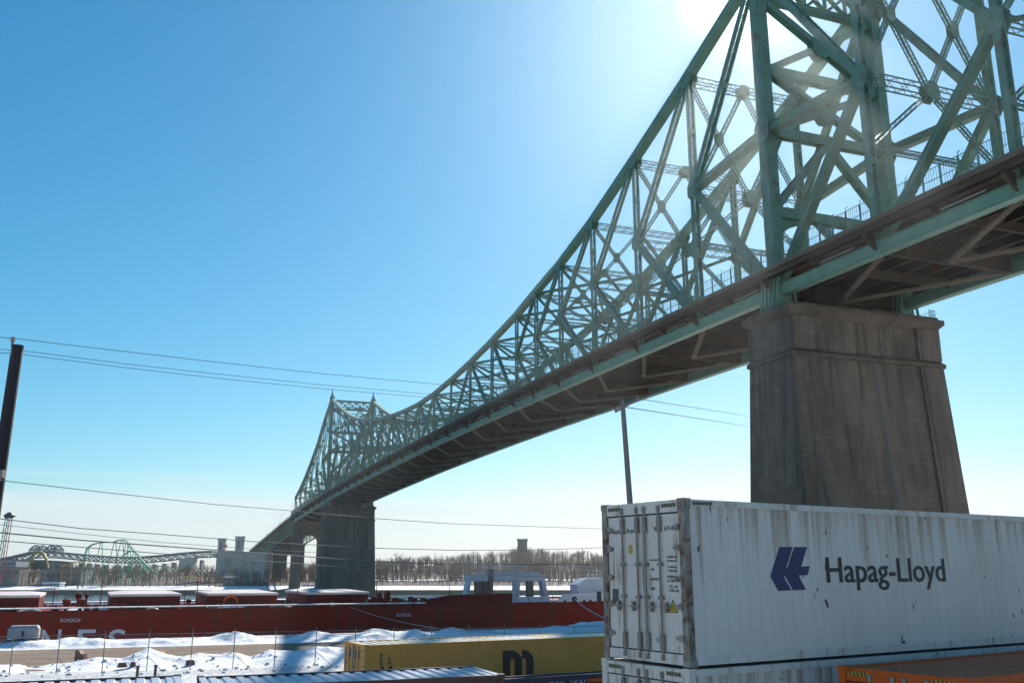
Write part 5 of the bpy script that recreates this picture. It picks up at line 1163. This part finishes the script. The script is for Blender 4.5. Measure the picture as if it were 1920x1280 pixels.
# ------------------------------------------------------------------ bare trees
def tree_geo(rg, h, spread, nl=9, ntw=7, n3=3, tri=3, rs=1.):
    """returns verts, faces lists of trunk and of crown (limbs and twigs)"""
    T = ([], []); C_ = ([], [])
    def seg(B, p, q, r0, r1, n):
        d = np.array(q)-np.array(p); L_ = np.linalg.norm(d)+1e-9; d = d/L_; u = np.cross(d, [0.3, .9, .31]); u /= np.linalg.norm(u)+1e-9; w = np.cross(d, u); b = len(B[0])
        for c, r in ((p, r0), (q, r1)):
            for j in range(n): t = 2*math.pi*j/n; B[0].append(tuple(np.array(c)+u*(r*math.cos(t))+w*(r*math.sin(t))))
        for j in range(n): B[1].append((b+j, b+(j+1) % n, b+n+(j+1) % n, b+n+j))
    def unit(v): return v/(np.linalg.norm(v)+1e-9)
    th = h*rg.uniform(.25, .35); tr = h*.018*rs
    lean = np.array([rg.normal(0, .03), rg.normal(0, .03), 1.]); p0 = np.zeros(3); p1 = lean*th; p2 = lean*h*.72
    seg(T, p0, p1, tr*1.3, tr, 6); seg(T, p1, p2, tr, tr*.35, 5)
    for i in range(nl):
        f = (i+.5)/nl; st = p1+(p2-p1)*(f*.9); az = rg.uniform(0, 6.28); el = .45+.75*f+rg.normal(0, .12); ln = h*spread*(1-.45*f)*rg.uniform(.8, 1.2)
        d = np.array([math.cos(az)*math.cos(el), math.sin(az)*math.cos(el), math.sin(el)]); m_ = st+d*ln*.55; d2 = unit(d+np.array([0, 0, .35])); e = m_+d2*ln*.5
        seg(C_, st, m_, tr*.5*(1-.5*f), tr*.3, tri); seg(C_, m_, e, tr*.3, tr*.1, tri)
        for j in range(ntw):
            g_ = (j+.6)/ntw; q = st+(m_-st)*min(1, g_*2) if g_ < .5 else m_+(e-m_)*(g_*2-1); dd = unit(d+rg.normal(0, .6, 3)+np.array([0, 0, .25])); l2 = ln*rg.uniform(.25, .45); q2 = q+dd*l2
            seg(C_, q, q2, tr*.16, tr*.06, tri)
            for k in range(n3):
                d3 = unit(dd+rg.normal(0, .6, 3)); q3 = q+(q2-q)*rg.uniform(.35, 1.); seg(C_, q3, q3+d3*l2*rg.uniform(.4, .7), tr*.08, tr*.04, tri)
    return T, C_
variants = []
for i in range(7):
    rg = np.random.default_rng(40+i); T, C_ = tree_geo(rg, 10., rg.uniform(.34, .46), nl=12, ntw=8, n3=5, tri=3, rs=1.0)
    mt = bpy.data.meshes.new('trunk'); mt.from_pydata(T[0], [], T[1]); mt.materials.append(BARK); mc = bpy.data.meshes.new('crown'); mc.from_pydata(C_[0], [], C_[1]); mc.materials.append(TWIG); variants.append((mt, mc))
shape_w = ['spreading', 'upright', 'round crowned', 'open', 'ragged', 'dense', 'lopsided']
def tree(u, Y, h, i, lb):
    x = (u-960)/1792.*Y; z = float(isl(np.array([x]), np.array([Y]))[0])-.1; v = variants[i % 7]
    o = empty('bare_tree', (x, Y, z), lb, 'tree', 'bare trees on the island', rz=random.uniform(0, 6)); 
    for nm, me in (('trunk', v[0]), ('crown', v[1])): linkmesh(nm, me, None, o)
    o.scale = (h/10.,)*3
i = 0
left_u = [8,24,41,60,78,95,112,128,144,150,160,176,192,208,221,238,255,271,286,300,316,331,347,362,377,391,404,418,433,450,463,476,489,503]
marks = ['at the left edge', 'below the drop tower', 'before the low shed', 'below the yellow arch', 'right of the yellow arch', 'before the flat grey building', 'before the right half of the flat building', 'left of the roller coaster', 'at the foot of the roller coaster', 'with thick trunk behind the ship ventilators', 'before the coaster lift hill', 'under the coaster lift hill', 'under the crest of the coaster', 'left of the coaster top', 'right under the coaster top', 'under the coaster drop', 'beside the coaster drop', 'right of the coaster drop', 'where the coaster track flattens', 'left of the coaster loops', 'before the coaster loops', 'right of the coaster loops', 'behind the yellow ride track', 'right of the yellow ride track', 'left of the pavilion', 'just left of the pavilion', 'before the left turret', 'between the turrets', 'before the right turret', 'right of the right turret', 'before the viaduct', 'below the viaduct deck', 'left of the short pier', 'beside the arched pier']
for u, mk in zip(left_u, marks):
    big = u == 150
    tree(u+random.uniform(-3, 3), random.uniform(535, 556) if not big else 528, (random.uniform(10, 13.5) if not big else 17) if u < 400 else random.uniform(9, 13), i, '%s bare tree on the island shore %s' % (shape_w[i % 7], mk)); i += 1
right_u = [575,583,712,727,744,762,780,797,816,835,853,880,905,930,952,975,1000,1024,1046,1066,1088,1110]
rm = ['seen left through the arch', 'seen right through the arch', 'next to the distant pier', 'second right of the distant pier', 'beside the slim light mast', 'right of the slim light mast', 'left of the open slope', 'on the open slope', 'left of the second light mast', 'right of the second light mast', 'left of the ship gantry', 'behind the left gantry leg', 'behind the gantry beam', 'left under the boom railing', 'under the middle of the boom railing', 'below the stone water tower', 'behind the gantry middle leg', 'behind the right gantry leg', 'right of the gantry', 'left of the white ship house', 'behind the white ship house', 'just left of the white container']
for u, mk in zip(right_u, rm): tree(u+random.uniform(-2, 2), random.uniform(596, 640), random.uniform(8, 12), i, '%s bare tree on the wooded slope %s' % (shape_w[i % 7], mk)); i += 1
for u, h, lb in ((744, 17, 'tallest round bare tree standing out above the wood right of the distant pier'), (820, 15, 'broad bare tree standing out above the left part of the wood'), (1033, 14, 'bare tree rising above the wood right of the water tower')): tree(u, 700, h, i, lb); i += 1
# the wood as a mass
def wood(name, n, seed, fx, fy, fh, m, nl=8, ntw=5, n3=2):
    rg = np.random.default_rng(seed); base = [tree_geo(np.random.default_rng(seed*7+k), 10., .4, nl=nl, ntw=ntw, n3=n3, tri=3, rs=1.5) for k in range(6)]
    V = []; F = []; off = 0
    for k in range(n):
        T, C_ = base[k % 6]; x = fx(rg); y = fy(rg, x); h = fh(rg)/10.*(1+.16*math.sin(x*.045+1)+.12*math.sin(x*.13)+.08*math.sin(x*.31)); z = float(isl(np.array([x]), np.array([y]))[0])-.2; a = rg.uniform(0, 6.28); c, s = math.cos(a), math.sin(a)
        for B in (T, C_):
            v = np.array(B[0])*h; v = np.stack([v[:,0]*c-v[:,1]*s+x, v[:,0]*s+v[:,1]*c+y, v[:,2]+z], -1); V.append(v); F.append(np.array(B[1])+off); off += len(v)
    V = np.concatenate(V); F = np.concatenate(F); me = bpy.data.meshes.new(name)
    me.vertices.add(len(V)); me.vertices.foreach_set('co', V.astype(np.float32).ravel()); me.loops.add(F.size); me.loops.foreach_set('vertex_index', F.astype(np.int32).ravel())
    me.polygons.add(len(F)); me.polygons.foreach_set('loop_start', np.arange(0, F.size, 4, dtype=np.int32)); me.polygons.foreach_set('loop_total', np.full(len(F), 4, dtype=np.int32)); me.update(calc_edges=True)
    put(linkmesh(name, me, m), kind='stuff')
wood('bare_woodland', 1500, 5, lambda r: r.uniform(-135, 150), lambda r, x: 600+260*r.random()**1.2, lambda r: r.uniform(8.5, 12.5), TWIG)
wood('bare_woodland', 500, 6, lambda r: r.uniform(-420, -140), lambda r, x: r.uniform(556, 760), lambda r: r.uniform(7, 11), TWIG)
wood('brushwood', 700, 8, lambda r: r.uniform(-420, 90), lambda r, x: r.uniform(545, 580), lambda r: r.uniform(2.5, 5), TWIG)
# evergreens beside the pier
for u, h, lb in ((760, 11, 'dark pointed evergreen right of the tallest bare tree'), (770, 9, 'smaller dark evergreen beside the pointed one'), (1008, 8, 'dark evergreen low in the wood under the water tower')):
    Y = 660.; x = (u-960)/1792*Y; z = float(isl(np.array([x]), np.array([Y]))[0]); r = empty('evergreen_tree', (x, Y, z), lb, 'tree', 'evergreens on the island')
    g = MB(); g.tube([(0,0,0),(0,0,h*.9)], [.2,.05], 6); g.build('trunk', BARK, r)
    g = MB()
    for k in range(260):
        f = random.random()**.8; a_ = random.uniform(0, 6.28); rad = (1-f)*h*.2*random.uniform(.5, 1.1)+.1; zz = h*(.12+.86*f); c = Vector((math.cos(a_)*rad, math.sin(a_)*rad, zz)); d = Vector((math.cos(a_), math.sin(a_), -.4))*.7
        t_ = Vector((-math.sin(a_), math.cos(a_), 0))*.35; g.raw([c-t_, c+t_, c+d], [(0,1,2)])
    g.build('crown', CEDAR, r)
# ------------------------------------------------------------------ haze
if True:
    hm = bpy.data.materials.new('haze'); hm.use_nodes = True; t = hm.node_tree; t.nodes.clear(); o_ = t.nodes.new('ShaderNodeOutputMaterial'); v = t.nodes.new('ShaderNodeVolumePrincipled')
    v.inputs['Color'].default_value = (.85,.9,.95,1); v.inputs['Density'].default_value = .00013; v.inputs['Anisotropy'].default_value = .8; t.links.new(v.outputs[0], o_.inputs['Volume'])
    g = MB(); g.box((-2600,-950,-8.5),(2600,1750,100)); put(g.build('haze', hm), kind='stuff')
